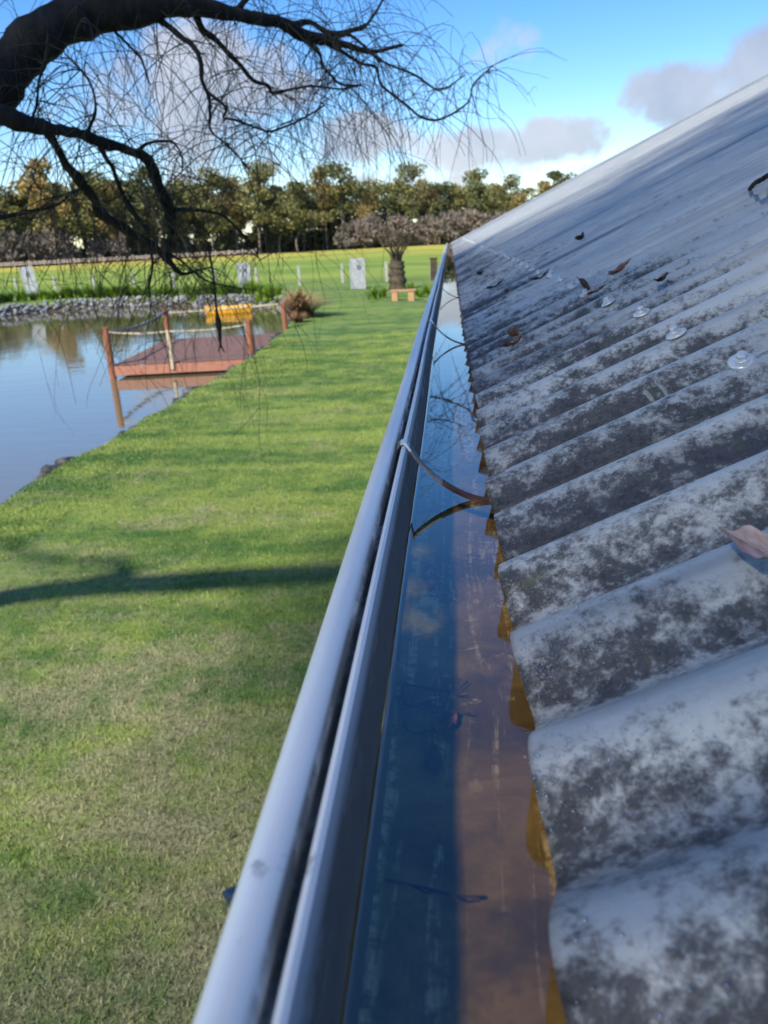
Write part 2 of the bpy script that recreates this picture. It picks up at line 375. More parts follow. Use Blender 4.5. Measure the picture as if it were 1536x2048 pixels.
# ------------------------------------------------------------------ ground, pond
POND = [(-5.3, -7), (-5.3, 4), (-5.4, 8), (-5.32, 10), (-5.24, 12), (-5.2, 14.5), (-5.12, 17), (-5.15, 20.7), (-5.35, 23.5), (-5.6, 26.3), (-6.1, 31), (-6.8, 34.5),
        (-7.6, 38), (-9.4, 41.2), (-13, 43.4), (-17.6, 45.0), (-21.5, 45.2), (-24.5, 43.0), (-25.3, 39.0), (-24.0, 34), (-23, 25), (-24, 14), (-22, 2), (-16, -8), (-9, -10.5)]
PP = spline(POND + [POND[0]], 5)[:-1, :2]
def pond_sd(x, y):              # >0 inside
    d = np.full(x.shape, 1e9); ins = np.zeros(x.shape, bool); n = len(PP)
    for i in range(n):
        a, b = PP[i], PP[(i + 1) % n]; e = b - a
        t = np.clip(((x - a[0]) * e[0] + (y - a[1]) * e[1]) / (e @ e), 0, 1)
        d = np.minimum(d, np.hypot(x - a[0] - t * e[0], y - a[1] - t * e[1]))
        c = ((a[1] > y) != (b[1] > y)) & (x < (b[0] - a[0]) * (y - a[1]) / (b[1] - a[1] + 1e-12) + a[0]); ins ^= c
    return np.where(ins, d, -d)
WATER_Z = -0.50
def ground_z(x, y):
    x = np.asarray(x, float); y = np.asarray(y, float)
    s = pond_sd(x, y) + .05 * np.sin(y * 2.3 + x) + .04 * np.sin(y * 5.1 - 2 * x)
    t = np.clip((s + .18) / 1.05, 0, 1); z = -1.05 * t * t * (3 - 2 * t)
    roll = .035 * np.sin(x * .5 + 1) * np.sin(y * .33) + .02 * np.sin(x * 1.1 + y * .7)
    return z + roll * np.clip(-s / 2, 0, 1)
def axis(lo, a, b, hi, step, n):
    mid = np.arange(a, b + 1e-6, step); g = np.geomspace(1, 1 + (a - lo), n) - 1; h = np.geomspace(1, 1 + (hi - b), n) - 1
    return np.concatenate([a - g[::-1][:-1], mid, b + h[1:]])
def build_ground():
    xs = axis(-900, -27, 4, 900, .22, 22); ys = axis(-200, -12, 48, 1500, .26, 26)
    X, Yg = np.meshgrid(xs, ys); Z = ground_z(X.ravel(), Yg.ravel())
    v = np.stack([X.ravel(), Yg.ravel(), Z], 1); nx, ny = len(xs), len(ys)
    i = (np.arange(ny - 1)[:, None] * nx + np.arange(nx - 1)[None, :]).ravel()
    f = np.stack([i, i + 1, i + nx + 1, i + nx], 1)
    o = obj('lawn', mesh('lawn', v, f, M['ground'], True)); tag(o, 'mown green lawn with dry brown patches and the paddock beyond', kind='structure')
build_ground()
def build_pond():
    q = PP + 0.0; c = q.mean(0); q = c + (q - c) * 1.04
    b = MB(); v = [(x, y, WATER_Z) for x, y in q]; b.add(v, [tuple(range(len(v)))])
    o = b.obj('pond_water', M['pond']); tag(o, 'muddy pond water reflecting the sky', kind='structure')
build_pond()

def build_grass():
    n = 420000
    yy = 1.0 + 22.0 * rng.random(n) ** 2.1; xx = -(0.2 + rng.random(n) * np.minimum(6.2, .9 * yy + 1.2))
    yy -= .15
    s = np.full(n, -3.0); q = xx < -4.2; s[q] = pond_sd(xx[q], yy[q]); k = s < -.05; xx, yy = xx[k], yy[k]; n = len(xx)
    zz = np.empty(n); q = xx < -4.2; zz[q] = ground_z(xx[q], yy[q]); xq, yq = xx[~q], yy[~q]
    zz[~q] = (.035 * np.sin(xq * .5 + 1) * np.sin(yq * .33) + .02 * np.sin(xq * 1.1 + yq * .7)) * np.clip((xq + 5.1) * -.0 + 1, 0, 1)
    zz[~q] -= .006; a = rng.random(n) * 6.283; ln = .018 + .030 * rng.random(n) ** 1.5; w = .0022 + .0022 * rng.random(n) + yy * .00025
    lean = .2 + 1.0 * rng.random(n); d = rng.random(n) * 6.283
    bx, by = np.cos(a) * w, np.sin(a) * w
    tx, ty, tz = np.cos(d) * np.sin(lean) * ln, np.sin(d) * np.sin(lean) * ln, np.cos(lean) * ln
    v = np.empty((n, 3, 3)); v[:, 0] = np.stack([xx - bx, yy - by, zz - .004], 1); v[:, 1] = np.stack([xx + bx, yy + by, zz - .004], 1); v[:, 2] = np.stack([xx + tx, yy + ty, zz + tz], 1)
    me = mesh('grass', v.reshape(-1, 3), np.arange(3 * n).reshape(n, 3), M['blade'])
    at = me.attributes.new('tone', 'FLOAT', 'POINT'); at.data.foreach_set('value', np.repeat(rng.random(n), 3).astype(np.float32))
    o = obj('grass', me); tag(o, 'short mown grass blades of the lawn below the gutter', 'grass', kind='stuff')
build_grass()

# ------------------------------------------------------------------ house: roof, walls
PITCH = R(24.6); CP, SP = math.cos(PITCH), math.sin(PITCH)
PERIOD, AMP = 0.0762, 0.0085
EX, EZR = 0.0225, EZ - 0.1685   # crest of the iron at the eave
YEND = 12.55; SLOPE = 5.1
def prof(y): return AMP * (np.cos(2 * math.pi * (y - .149) / PERIOD) - 1)
def roof_pt(s, y, off=0.0):
    h = prof(y) + off; return np.array([EX + s * CP - h * SP, y, EZR + s * SP + h * CP])
house = empty('house', (2.5, 5.5, 0)); tag(house, 'house with a weathered grey corrugated iron roof', 'house')
bpy.context.view_layer.update()
def hp(o):                       # keep world coordinates under the house
    o.parent = house; o.matrix_parent_inverse = Matrix.Translation(-Vector(house.location)); return o
def sheet_mesh():
    ss = np.concatenate([[0, .004, .02, .05, .09, .14, .2, .3, .45, .7], np.linspace(1.0, SLOPE, 12)])
    y0 = .149 + PERIOD * 4.56 - .762; nper = 10.62
    ys = np.linspace(y0, y0 + PERIOD * nper, int(nper * 14))
    k = len(ys); V = []; F = []
    lift = .0016 * np.clip(1 - (ys - ys[0]) / .05, 0, 1) + .0002
    wob = .0012 * np.sin(ys * 31) + .0009 * np.sin(ys * 83 + 1)
    for th in (0, -.0010):
        for s in ss:
            for j, y in enumerate(ys):
                h = prof(y) + lift[j] + th; s2 = s + (wob[j] if s == 0 else 0)
                V.append((EX + s2 * CP - h * SP, y, EZR + s2 * SP + h * CP))
    m = len(ss)
    for i in range(m - 1):
        for j in range(k - 1):
            a = i * k + j; F.append((a, a + k, a + k + 1, a + 1)); b = a + m * k; F.append((b, b + 1, b + k + 1, b + k))
    for j in range(k - 1): F.append((j, j + 1, m * k + j + 1, m * k + j))
    for i in range(m - 1):
        a = i * k; F.append((a, a + m * k, a + m * k + k, a + k)); a = i * k + k - 1; F.append((a, a + k, a + k + m * k, a + m * k))
    me = mesh('roof_sheet', V, F, M['roof'], True)
    nq = 2 * (m - 1) * (k - 1); sm = np.zeros(len(me.polygons), bool); sm[:nq] = True; me.polygons.foreach_set('use_smooth', sm)
    return me
SM = sheet_mesh()
for k in range(-1, 16):
    hp(obj('roof_sheet', SM, loc=(random.uniform(-.0012, .0012) if k not in (0, 1) else 0, .762 * k, 0.0003 * (k % 2))))
def build_house():
    b = MB()                     # far slope of the roof
    rx, rz = EX + SLOPE * CP, EZR + SLOPE * SP
    b.add([(rx - .02, -.9, rz - .02), (rx - .02, YEND, rz - .02), (rx + SLOPE * CP, YEND, EZR - .02), (rx + SLOPE * CP, -.9, EZR - .02)], [(0, 3, 2, 1)])
    b.add([(rx - .02, -.9, rz - .035), (rx - .02, YEND, rz - .035), (rx + SLOPE * CP, YEND, EZR - .035), (rx + SLOPE * CP, -.9, EZR - .035)], [(0, 1, 2, 3)])
    hp(b.obj('back_slope', M['roof']))
    b = MB(); b.tube([(rx, -.9, rz + .012), (rx, YEND + .05, rz + .012)], .035, 12)
    b.box((rx - .09, (YEND - .85) / 2, rz - .030), (.20, YEND + .95, .004), 0, 0, -PITCH); hp(b.obj('ridge_cap', M['flash'], None, True))
    b = MB()                     # barge flashing folded over the far end of the iron
    n1 = Vector((-SP, 0, CP)); u1 = Vector((CP, 0, SP)); e0 = Vector((EX, 0, EZR))
    prf = [(-.17, .003), (-.02, .012), (.0, .022), (.03, .022), (.045, .010), (.045, -.16), (.042, -.16), (.042, .008), (.028, .019), (.0, .019), (-.02, .009), (-.17, .000)]
    V = []
    for s in (-.01, SLOPE):
        for dy, h in prf: V.append(e0 + u1 * s + n1 * h + Vector((0, YEND + dy, 0)))
    q = len(prf); b.add(V, [(i, (i + 1) % q, q + (i + 1) % q, q + i) for i in range(q)] + [tuple(range(q)), tuple(reversed(range(q, 2 * q)))])
    hp(b.obj('barge_flashing', M['flash']))
    b = MB(); b.box((.098, (YEND - .9) / 2, EZ - .262), (.022, YEND + .85, .15)); hp(b.obj('fascia_board', M['fascia']))
    b = MB(); b.box((.30, (YEND - .9) / 2, EZ - .345), (.42, YEND + .8, .012)); hp(b.obj('soffit', M['wall']))
    b = MB(); b.box((.56, (YEND - .9) / 2 - .2, (EZ - .352) / 2 - .06), (.12, YEND + .2, EZ - .352 + .12)); hp(b.obj('wall', M['wall']))
    b = MB(); V = []
    for y in (YEND - .35, YEND - .23): V += [(.63, y, -.1), (8.7, y, -.1), (8.7, y, EZ - .30), (rx, y, rz - .12), (.63, y, EZ - .02)]
    b.add(V, [(0, 1, 2, 3, 4), (9, 8, 7, 6, 5)] + [(i, 5 + i, 5 + (i + 1) % 5, (i + 1) % 5) for i in range(5)]); hp(b.obj('gable_wall', M['wall']))
    b = MB(); b.box((8.78, (YEND - .9) / 2 - .2, (EZ - .36) / 2 - .06), (.12, YEND + .1, EZ - .36 + .12)); hp(b.obj('back_wall', M['wall']))
build_house()
def build_screws():
    w = MB(); w.lathe([(.0002, -.0005), (.0105, -.0005), (.0112, .0006), (.0105, .0018), (.0085, .0026), (.0052, .0030), (.0002, .0030)], 20); wm = w.mesh('washer', M['screw'], True)
    h = MB(); h.lathe([(.0062, .0030), (.0064, .0040), (.0058, .0045)], 14)
    h.lathe([(.0046, .0044), (.0047, .0082), (.0040, .0090)], 6); hm = h.mesh('roof_screw', M['screw'])
    for s, step in ((.187, 2),):
        for k in range(-2, 160, step):
            y = .149 + PERIOD * (5 + k)
            if y > YEND - .25 or y < .1: continue
            p = roof_pt(s + random.uniform(-.006, .006), y, .0016)
            o = hp(obj('roof_screw', hm, None, tuple(p), (random.uniform(-.08, .08), -PITCH + random.uniform(-.08, .08), random.random()))); o.scale = (.80,) * 3; o['label'] = 'zinc hex-head roofing screw on a domed washer'
            obj('washer', wm, o)
build_screws()

# ------------------------------------------------------------------ gutter
gutter = empty('roof_gutter', (0, 5.5, EZ - .24)); tag(gutter, 'galvanised metal rain gutter with rolled front bead along the eave', 'gutter')
bpy.context.view_layer.update()
def gp(o): o.parent = gutter; o.matrix_parent_inverse = Matrix.Translation(-Vector(gutter.location)); return o
GY0, GY1 = -.45, 12.50
GYS = np.concatenate([np.arange(GY0, 2.5, .05), np.linspace(2.55, GY1, 60)])
def extrude(prf, name, mat, smooth=True, wob=.0006, closed=True):
    V = []; F = []; k = len(prf)
    for i, y in enumerate(GYS):
        dx = wob * (math.sin(y * 3.1) + .6 * math.sin(y * 8.3 + 1)); dz = wob * .6 * math.sin(y * 2.3 + 2)
        for x, z in prf: V.append((x + dx, y, EZ + z + dz))
    m = k if closed else k - 1
    for i in range(len(GYS) - 1):
        for j in range(m): F.append((i * k + j, (i + 1) * k + j, (i + 1) * k + (j + 1) % k, i * k + (j + 1) % k))
    return gp(obj(name, mesh(name, V, F, mat, smooth)))
# bead: a rolled tube
bc, br = (-.0492, -.1512), .0066
extrude([(bc[0] + br * math.cos(a), bc[1] + br * math.sin(a)) for a in np.linspace(0, 2 * math.pi, 20, endpoint=False)], 'bead', M['gutter'])
# channel section: groove behind the bead, folded lip, front wall, floor, back
sec = [(-.0445, -.1560), (-.0428, -.1572), (-.0408, -.1560), (-.0398, -.1510), (-.0388, -.1482), (-.0372, -.1472), (-.0358, -.1482), (-.0352, -.1515), (-.0345, -.1600), (-.0330, -.1740), (-.0318, -.1870), (-.0312, -.1950),
       (-.0312, -.2020), (-.0280, -.2085), (-.0200, -.2110), (.0600, -.2110), (.0780, -.2090), (.0840, -.2030), (.0850, -.1900)]
back = [(.0865, -.1900), (.0856, -.2190), (.0785, -.2290), (.0600, -.2306), (-.0205, -.2306), (-.0300, -.2280), (-.0365, -.2240), (-.0420, -.2160), (-.0440, -.2000), (-.0450, -.1620)]
ch = extrude(sec + back, 'channel', M['gutter']); ch.data.set_sharp_from_angle(angle=R(38))
def silt():
    V = []; F = []; xs = np.linspace(-.0295, .0832, 12)
    for y in GYS:
        for j, x in enumerate(xs): V.append((x, y, EZ - .2082 + .0012 * math.sin(x * 130 + y * 17) * math.sin(y * 41) + .004 * max(0, (abs(x - .03) - .035) / .03)))
    k = len(xs)
    for i in range(len(GYS) - 1):
        for j in range(k - 1): F.append((i * k + j, i * k + j + 1, (i + 1) * k + j + 1, (i + 1) * k + j))
    gp(obj('silt_bed', mesh('silt_bed', V, F, M['silt'], True)))
silt()
GW = EZ - .188
b = MB(); wx = [(-.0317, .0020), (-.0312, .0011), (-.0304, .0004), (-.0292, .0001), (-.0278, 0), (.03, 0), (.0846, 0)]
for i, y in enumerate(GYS): b.v += [(x + .0006 * (math.sin(y * 3.1) + .6 * math.sin(y * 8.3 + 1)) * (x < 0), y, GW + z) for x, z in wx]
b.f += [(i * 7 + j, i * 7 + j + 1, i * 7 + 8 + j, i * 7 + 7 + j) for i in range(len(GYS) - 1) for j in range(6)]
tag(b.obj('gutter_water', M['gwater'], None, True), 'still brown rain water standing in the gutter', kind='structure')
for y, nm in ((GY1 + .002, 'end_cap'), (GY0 - .002, 'end_cap')):
    b = MB(); V = [(x, y + d, EZ + z) for d in (-.0015, .0015) for x, z in [(-.044, -.158), (-.030, -.158), (.085, -.188), (.085, -.228), (-.03, -.231), (-.044, -.216)]]
    b.add(V, [(0, 1, 2, 3, 4, 5), (11, 10, 9, 8, 7, 6)] + [(i, 6 + i, 6 + (i + 1) % 6, (i + 1) % 6) for i in range(6)]); gp(b.obj(nm, M['gutter']))
def strap(y, rust=True):
    pts = [(-.0436, y + .012, -.1545), (-.0410, y + .012, -.1478), (-.0370, y + .011, -.1458), (-.0335, y + .010, -.1490), (-.0255, y + .007, -.1600), (-.0150, y + .003, -.1702), (-.0030, y, -.1785), (.0100, y - .003, -.1845), (.0240, y - .006, -.1876), (.0420, y - .008, -.1888), (.0830, y - .010, -.1890)]
    P = spline(pts, 4); hw, th = .0052, .0009; V = []; F = []
    for i, p in enumerate(P):
        t = P[min(i + 1, len(P) - 1)] - P[max(i - 1, 0)]; t /= np.linalg.norm(t); nrm = np.array([-t[2], 0, t[0]]); 
        tw = np.array([0, 1, 0.0]) * hw
        for a, c in ((-1, 1), (1, 1), (1, -1), (-1, -1)): q = p + tw * a + nrm * th * c; V.append((q[0], q[1], EZ + q[2]))
    n = len(P); F = [(i * 4 + j, i * 4 + (j + 1) % 4, i * 4 + 4 + (j + 1) % 4, i * 4 + 4 + j) for i in range(n - 1) for j in range(4)] + [(3, 2, 1, 0), (n * 4 - 4, n * 4 - 3, n * 4 - 2, n * 4 - 1)]
    me = mesh('strap', V, F, [M['strap'], M['strap_rust'], M['gutter']])
    for i, pl in enumerate(me.polygons):
        sx = V[pl.vertices[0]][0]; pl.material_index = 2 if sx < -.033 else (0 if sx < -.010 else 1)
    o = gp(obj('strap', me)); o['label'] = 'thin curved metal strap, rusty at its roof end'
for y in (.548, 1.40, 2.45, 3.75, 5.2, 6.7, 8.2, 9.7, 11.2): strap(y)
def bracket():
    b = MB(); tx, ty, _ = onz(437, 1782, EZ - .178); V = [(-.0445, ty - .014, -.174), (tx, ty, -.178), (-.0445, ty + .014, -.174), (-.0445, ty - .014, -.196), (tx + .006, ty, -.196), (-.0445, ty + .014, -.196)]
    b.add([(x, y, EZ + z) for x, y, z in V], [(0, 1, 2), (5, 4, 3), (0, 3, 4, 1), (1, 4, 5, 2), (2, 5, 3, 0)])
    o = gp(b.obj('bracket', M['bracket'])); o['label'] = 'dark blue bracket tip sticking out below the bead'; bevel(o, .001)
bracket()
# droplets on the iron near the eave
def ico():
    t = (1 + 5 ** .5) / 2
    v = np.array([(-1, t, 0), (1, t, 0), (-1, -t, 0), (1, -t, 0), (0, -1, t), (0, 1, t), (0, -1, -t), (0, 1, -t), (t, 0, -1), (t, 0, 1), (-t, 0, -1), (-t, 0, 1)]) / math.sqrt(1 + t * t)
    f = np.array([(0, 11, 5), (0, 5, 1), (0, 1, 7), (0, 7, 10), (0, 10, 11), (1, 5, 9), (5, 11, 4), (11, 10, 2), (10, 7, 6), (7, 1, 8), (3, 9, 4), (3, 4, 2), (3, 2, 6), (3, 6, 8), (3, 8, 9), (4, 9, 5), (2, 4, 11), (6, 2, 10), (8, 6, 7), (9, 8, 1)])
    vl = [tuple(p) for p in v]; cache = {}; nf = []
    def mid(a, b):
        k = (min(a, b), max(a, b))
        if k not in cache: m = np.array(vl[a]) + np.array(vl[b]); vl.append(tuple(m / np.linalg.norm(m))); cache[k] = len(vl) - 1
        return cache[k]
    for a, b, c in f: ab, bc_, ca = mid(a, b), mid(b, c), mid(c, a); nf += [(a, ab, ca), (b, bc_, ab), (c, ca, bc_), (ab, bc_, ca)]
    return np.array(vl), np.array(nf)
IV, IF = ico()
def droplets():
    V = []; F = []; n = 0
    dm = make_water('dew', (.93, .94, .95), .0, 1, (1, 1, 1), .28, None, 1.5, .42)
    spots = []
    for _ in range(1500):
        k = random.choice([0, 1, 1, 1, 2, 2, 2, 2, 3, 3, 4, 5]); yc = .149 + PERIOD * k
        s = abs(random.gauss(.006, .026 if k < 3 else .016)); y = yc - .019 + random.gauss(0, .0075)
        spots.append((s, y))
    for i in range(260): s = random.uniform(0, .10) ** 1.0; spots.append((s, .149 + PERIOD * 4.44 + random.gauss(0, .0016)))
    for s, y in spots:
        r = random.choice([.00025, .0003, .0004, .0005, .0007]) * random.uniform(.7, 1.2); p = roof_pt(s, y, .0016 if y < .5 else .0005)
        V.append(IV * r * np.array([1, 1, .7]) + p); F.append(IF + n); n += len(IV)
    o = obj('dew_droplets', mesh('dew_droplets', np.concatenate(V), np.concatenate(F), dm, True)); tag(o, 'dew droplets on the corrugated iron near the gutter', 'droplets', kind='stuff')
droplets()

# ------------------------------------------------------------------ leaves and debris
def leaf_mesh(name, L, W, curl, bend, mat, teeth=0):
    V = []; F = []; n = 16; m = 6
    for i in range(n + 1):
        t = i / n; w = W * (math.sin(math.pi * t ** .85) ** .8) * (1 - .25 * t) + .0003
        cx = bend * math.sin(math.pi * t); z0 = curl * L * (4 * (t - .5) ** 2)
        for j in range(m + 1):
            u = j / m * 2 - 1; V.append((t * L - L / 2, cx + u * w / 2, z0 + abs(u) ** 1.5 * w * .28 * (1 + .5 * math.sin(t * 9)) + .0008 * math.sin(t * 23 + u * 4)))
    k = (n + 1) * (m + 1)
    V += [(x, y, z - .0004) for x, y, z in V]
    for i in range(n):
        for j in range(m):
            a = i * (m + 1) + j; F += [(a, a + m + 1, a + m + 2, a + 1), (a + k, a + k + 1, a + k + m + 2, a + k + m + 1)]
    b = MB(); b.add(V, F); b.tube([(-L / 2 - L * .13, -.001, curl * L + .001), (-L / 2, 0, curl * L), (0, bend, .0004), (L * .45, bend * .2, curl * L * .8)], [.0006, .0007, .0005, .0003], 5)
    return b.mesh(name, M[mat], True)
def put_leaf(px, py, L, W, curl, bend, mat, rz, label, lift=.001, tilt=0, roll=0):
    # stand on the crest plane of the roof
    d = pixdir(px, py); n = np.array([-SP, 0, CP]); p0 = np.array([EX, 0, EZR - EZ]) + n * lift; p = d * (n @ p0) / (n @ d)
    o = obj('dead_leaf', leaf_mesh('dead_leaf', L, W, curl, bend, mat), None, (p[0], p[1], p[2] + EZ))
    o.rotation_euler = (Matrix.Rotation(-PITCH, 3, 'Y') @ Matrix.Rotation(rz, 3, 'Z') @ Matrix.Rotation(tilt, 3, 'Y') @ Matrix.Rotation(roll, 3, 'X')).to_euler()
    tag(o, label, 'leaf', 'dead leaves lying on the iron roof')
put_leaf(1516, 1108, .040, .013, .08, .002, 'leaf_pink', R(-80), 'large pinkish-brown dry leaf lying over one corrugation', .004)
put_leaf(1030, 672, .036, .019, .22, .004, 'leaf_rust', R(70), 'curled rusty leaf upright near the eave', .004, roll=R(40))
put_leaf(1026, 688, .034, .017, .15, -.004, 'leaf_rust', R(20), 'rusty crumpled leaf beneath the upright curled one', .002)
put_leaf(992, 573, .05, .018, .15, .004, 'leaf_dark', R(15), 'dark folded leaf near the far end of the gutter', .003)
put_leaf(1016, 583, .03, .011, .2, .003, 'leaf_rust', R(80), 'small tan leaf tip beside the dark folded leaf', .003, roll=R(25))
put_leaf(1242, 544, .062, .016, .14, .006, 'leaf_rust', R(48), 'long curled brown leaf lying alone high on the roof', .004, roll=R(20))
put_leaf(1168, 574, .030, .010, .10, .003, 'leaf_dark', R(-75), 'dark leaf propped upright against a roofing screw', .008, tilt=R(55))
put_leaf(1194, 583, .030, .010, .1, .003, 'leaf_rust', R(10), 'orange-brown leaf lying just above a roofing screw', .002)
put_leaf(1326, 560, .020, .012, .25, .002, 'leaf_dark', R(30), 'tiny dark curled leaf alone on the upper roof', .002)
put_leaf(1083, 556, .045, .016, .2, .002, 'leaf_dark', R(20), 'dark leaf fragment among the far roofing screws', .002)
put_leaf(963, 548, .04, .02, .3, .002, 'leaf_dark', R(60), 'small dark leaf on the shaded far iron', .003)
put_leaf(1164, 478, .045, .022, .3, .002, 'leaf_dark', R(60), 'dark leaf scrap far up the roof', .003)
def twig_on_roof():
    n = np.array([-SP, 0, CP]); P = []
    for px, py, l in ((1500, 378, .004), (1510, 366, .02), (1525, 358, .03), (1545, 344, .012)):
        d = pixdir(px, py); p0 = np.array([EX, 0, EZR - EZ]) + n * l; p = d * (n @ p0) / (n @ d); P.append(p + [0, 0, EZ])
    b = MB(); b.tube(spline(P, 4), .0036, 6); o = b.obj('fallen_twig', M['willow'], None, True); tag(o, 'short dark crooked twig lying high on the iron roof', 'twig')
twig_on_roof()
def sunken():
    z = EZ - .2045
    def fl(*pp): return [tuple(onz(px, py, z)[:2]) for px, py in pp]
    specs = [(fl((838, 1200), (846, 1150), (862, 1128), (880, 1165), (905, 1190)), 'thin dark twig curled on the gutter floor beyond the strap shadow'),
             (fl((806, 1368), (850, 1378), (905, 1380), (935, 1362)), 'dark sunken twig lying straight across the gutter floor'),
             (fl((806, 1372), (812, 1415), (860, 1400), (905, 1385)), 'dark twig slanting beneath the straight sunken one'),
             (fl((808, 1440), (822, 1468), (870, 1455), (900, 1425), (940, 1430)), 'dark hooked twig sunk in the brown gutter water'),
             (fl((770, 1760), (830, 1775), (900, 1785), (960, 1795)), 'fine dark twig crossing the gutter floor under still water')]
    for pts, lb in specs:
        b = MB(); P = spline([(x, y, z + .001 * math.sin(i * 2)) for i, (x, y) in enumerate(pts)], 5); b.tube(P, [.00045 + .0002 * math.sin(i) for i in range(len(P))], 6)
        for i in (4, 9):
            if i < len(P): b.tube([P[i], P[i] + np.array([.006, -.004, .0005]), P[i] + np.array([.010, -.003, 0])], [.0005, .0004, .0002], 5)
        o = b.obj('sunken_twig', M['leaf_dark'], None, True); tag(o, lb, 'twig', 'twigs sunk in the gutter')
    for (x, y, L, W, rz, lb) in [tuple(onz(q[0], q[1], z)[:2]) + q[2:] for q in ((895, 1440, .018, .012, R(70), 'dark rotten leaf sunk beside the hooked twig'), (862, 1165, .020, .012, R(85), 'dark triangular leaf scrap sunk in the gutter'), (870, 1510, .020, .008, R(95), 'narrow dark leaf sunk lengthwise in the gutter'))]:
        o = obj('sunken_leaf', leaf_mesh('sunken_leaf', L, W, .02, .001, 'leaf_rust'), None, (x, y, z - .0015), (0, 0, rz)); tag(o, lb, 'leaf', 'leaves sunk in the gutter')
sunken()

# ------------------------------------------------------------------ willow
def build_willow():
    w = empty('willow_tree', (-4.85, 3.9, 0)); tag(w, 'bare black-limbed willow with drooping twigs hanging over the lawn', 'tree')
    bpy.context.view_layer.update()
    def wp(o): o.parent = w; o.matrix_parent_inverse = Matrix.Translation(-Vector(w.location)); return o
    T = []                       # traced limbs: name, [(px, py, thickness px)], y start, y end
    T.append(('limb', [(-150, 330, 88), (-60, 235, 82), (0, 155, 75), (60, 92, 68), (120, 48, 64), (190, 26, 60), (270, 18, 52), (340, 4, 42), (400, 12, 32), (456, 25, 22), (519, 38, 20), (562, 45, 19), (600, 68, 21), (650, 80, 16), (700, 92, 10), (740, 104, 7), (805, 90, 5)], 3.2, 4.7))
    T.append(('limb', [(-160, 190, 44), (0, 230, 34), (39, 243, 30), (78, 253, 24), (117, 260, 18), (156, 266, 16), (182, 276, 18), (208, 287, 20), (234, 292, 16), (260, 302, 14), (290, 315, 18), (305, 338, 20), (315, 370, 20), (332, 402, 22), (340, 430, 22), (342, 465, 14), (336, 500, 8)], 3.0, 4.0))
    T.append(('branch', [(385, 15, 15), (405, 59, 12), (430, 78, 10), (456, 106, 9), (481, 131, 8), (507, 161, 7), (536, 171, 6), (545, 186, 6), (585, 178, 4), (625, 172, 4), (680, 178, 3), (725, 170, 3)], 4.0, 4.5))
    T.append(('branch', [(300, 24, 16), (336, 52, 11), (365, 76, 10), (388, 94, 9), (402, 125, 8), (404, 160, 7), (418, 195, 6), (420, 230, 5), (422, 262, 4), (455, 290, 3), (500, 340, 3)], 3.85, 3.6))
    T.append(('branch', [(414, 183, 5), (452, 215, 5), (447, 235, 4), (470, 240, 4), (520, 258, 4), (545, 262, 4), (600, 240, 3), (650, 210, 3)], 3.7, 3.9))
    T.append(('branch', [(612, 78, 9), (638, 106, 6), (646, 131, 5), (663, 152, 4), (684, 169, 4), (722, 171, 3)], 4.4, 4.3))
    T.append(('branch', [(640, 80, 8), (688, 106, 6), (722, 127, 5), (752, 135, 5), (760, 165, 4), (781, 186, 4), (815, 212, 4), (841, 233, 4), (879, 239, 4), (934, 207, 3), (947, 169, 3), (985, 131, 2)], 4.45, 4.9))
    T.append(('branch', [(585, 52, 12), (620, 44, 9), (663, 68, 9), (722, 55, 7), (739, 42, 5), (765, 0, 4), (785, -60, 3)], 4.4, 4.9))
    T.append(('branch', [(92, 257, 18), (117, 300, 13), (133, 331, 15), (156, 355, 19), (172, 378, 18), (191, 402, 16), (199, 425, 20), (234, 448, 16), (273, 472, 15), (305, 491, 14), (332, 515, 13), (352, 538, 9), (367, 548, 7), (391, 542, 5), (420, 535, 3)], 3.25, 3.9))
    T.append(('branch', [(196, 284, 12), (213, 318, 8), (223, 331, 8), (234, 359, 8), (250, 398, 9), (273, 433, 9), (300, 466, 8)], 3.4, 3.6))
    T.append(('branch', [(335, 418, 9), (391, 421, 5), (441, 429, 5), (469, 452, 4), (500, 484, 3), (520, 520, 2)], 3.85, 4.1))
    T.append(('branch', [(275, 305, 9), (297, 286, 5), (346, 285, 4), (365, 320, 3), (362, 350, 2)], 3.65, 3.9))
    T.append(('branch', [(62, 246, 6), (64, 237, 5), (74, 208, 4), (77, 169, 4), (86, 130, 4), (94, 104, 4), (96, 60, 4)], 3.15, 3.45))
    T.append(('branch', [(176, 268, 10), (180, 253, 6), (191, 221, 5), (185, 177, 4), (167, 146, 4), (135, 112, 3)], 3.35, 3.5))
    T.append(('branch', [(200, 30, 9), (208, 40, 6), (227, 60, 5), (250, 83, 4), (273, 107, 4), (284, 120, 4), (300, 170, 2)], 3.65, 3.8))
    T.append(('branch', [(300, 490, 7), (305, 530, 5), (298, 575, 4), (300, 600, 2)], 3.75, 3.7))
    T.append(('branch', [(170, 32, 14), (150, -30, 10), (190, -90, 8)], 3.6, 3.9))
    T.append(('branch', [(470, 26, 10), (520, -30, 8), (600, -80, 6), (700, -110, 4)], 4.2, 4.7))
    T.append(('branch', [(660, 82, 8), (700, 70, 6), (760, 120, 4), (830, 150, 4), (880, 180, 3), (930, 150, 2)], 4.5, 5.0))
    T.append(('branch', [(330, 505, 8), (360, 520, 5), (410, 560, 4), (470, 575, 2)], 3.85, 3.95))
    T.append(('branch', [(-160, 470, 12), (-20, 440, 9), (50, 424, 6), (110, 412, 4), (150, 380, 3)], 3.1, 3.4))
    lines = []
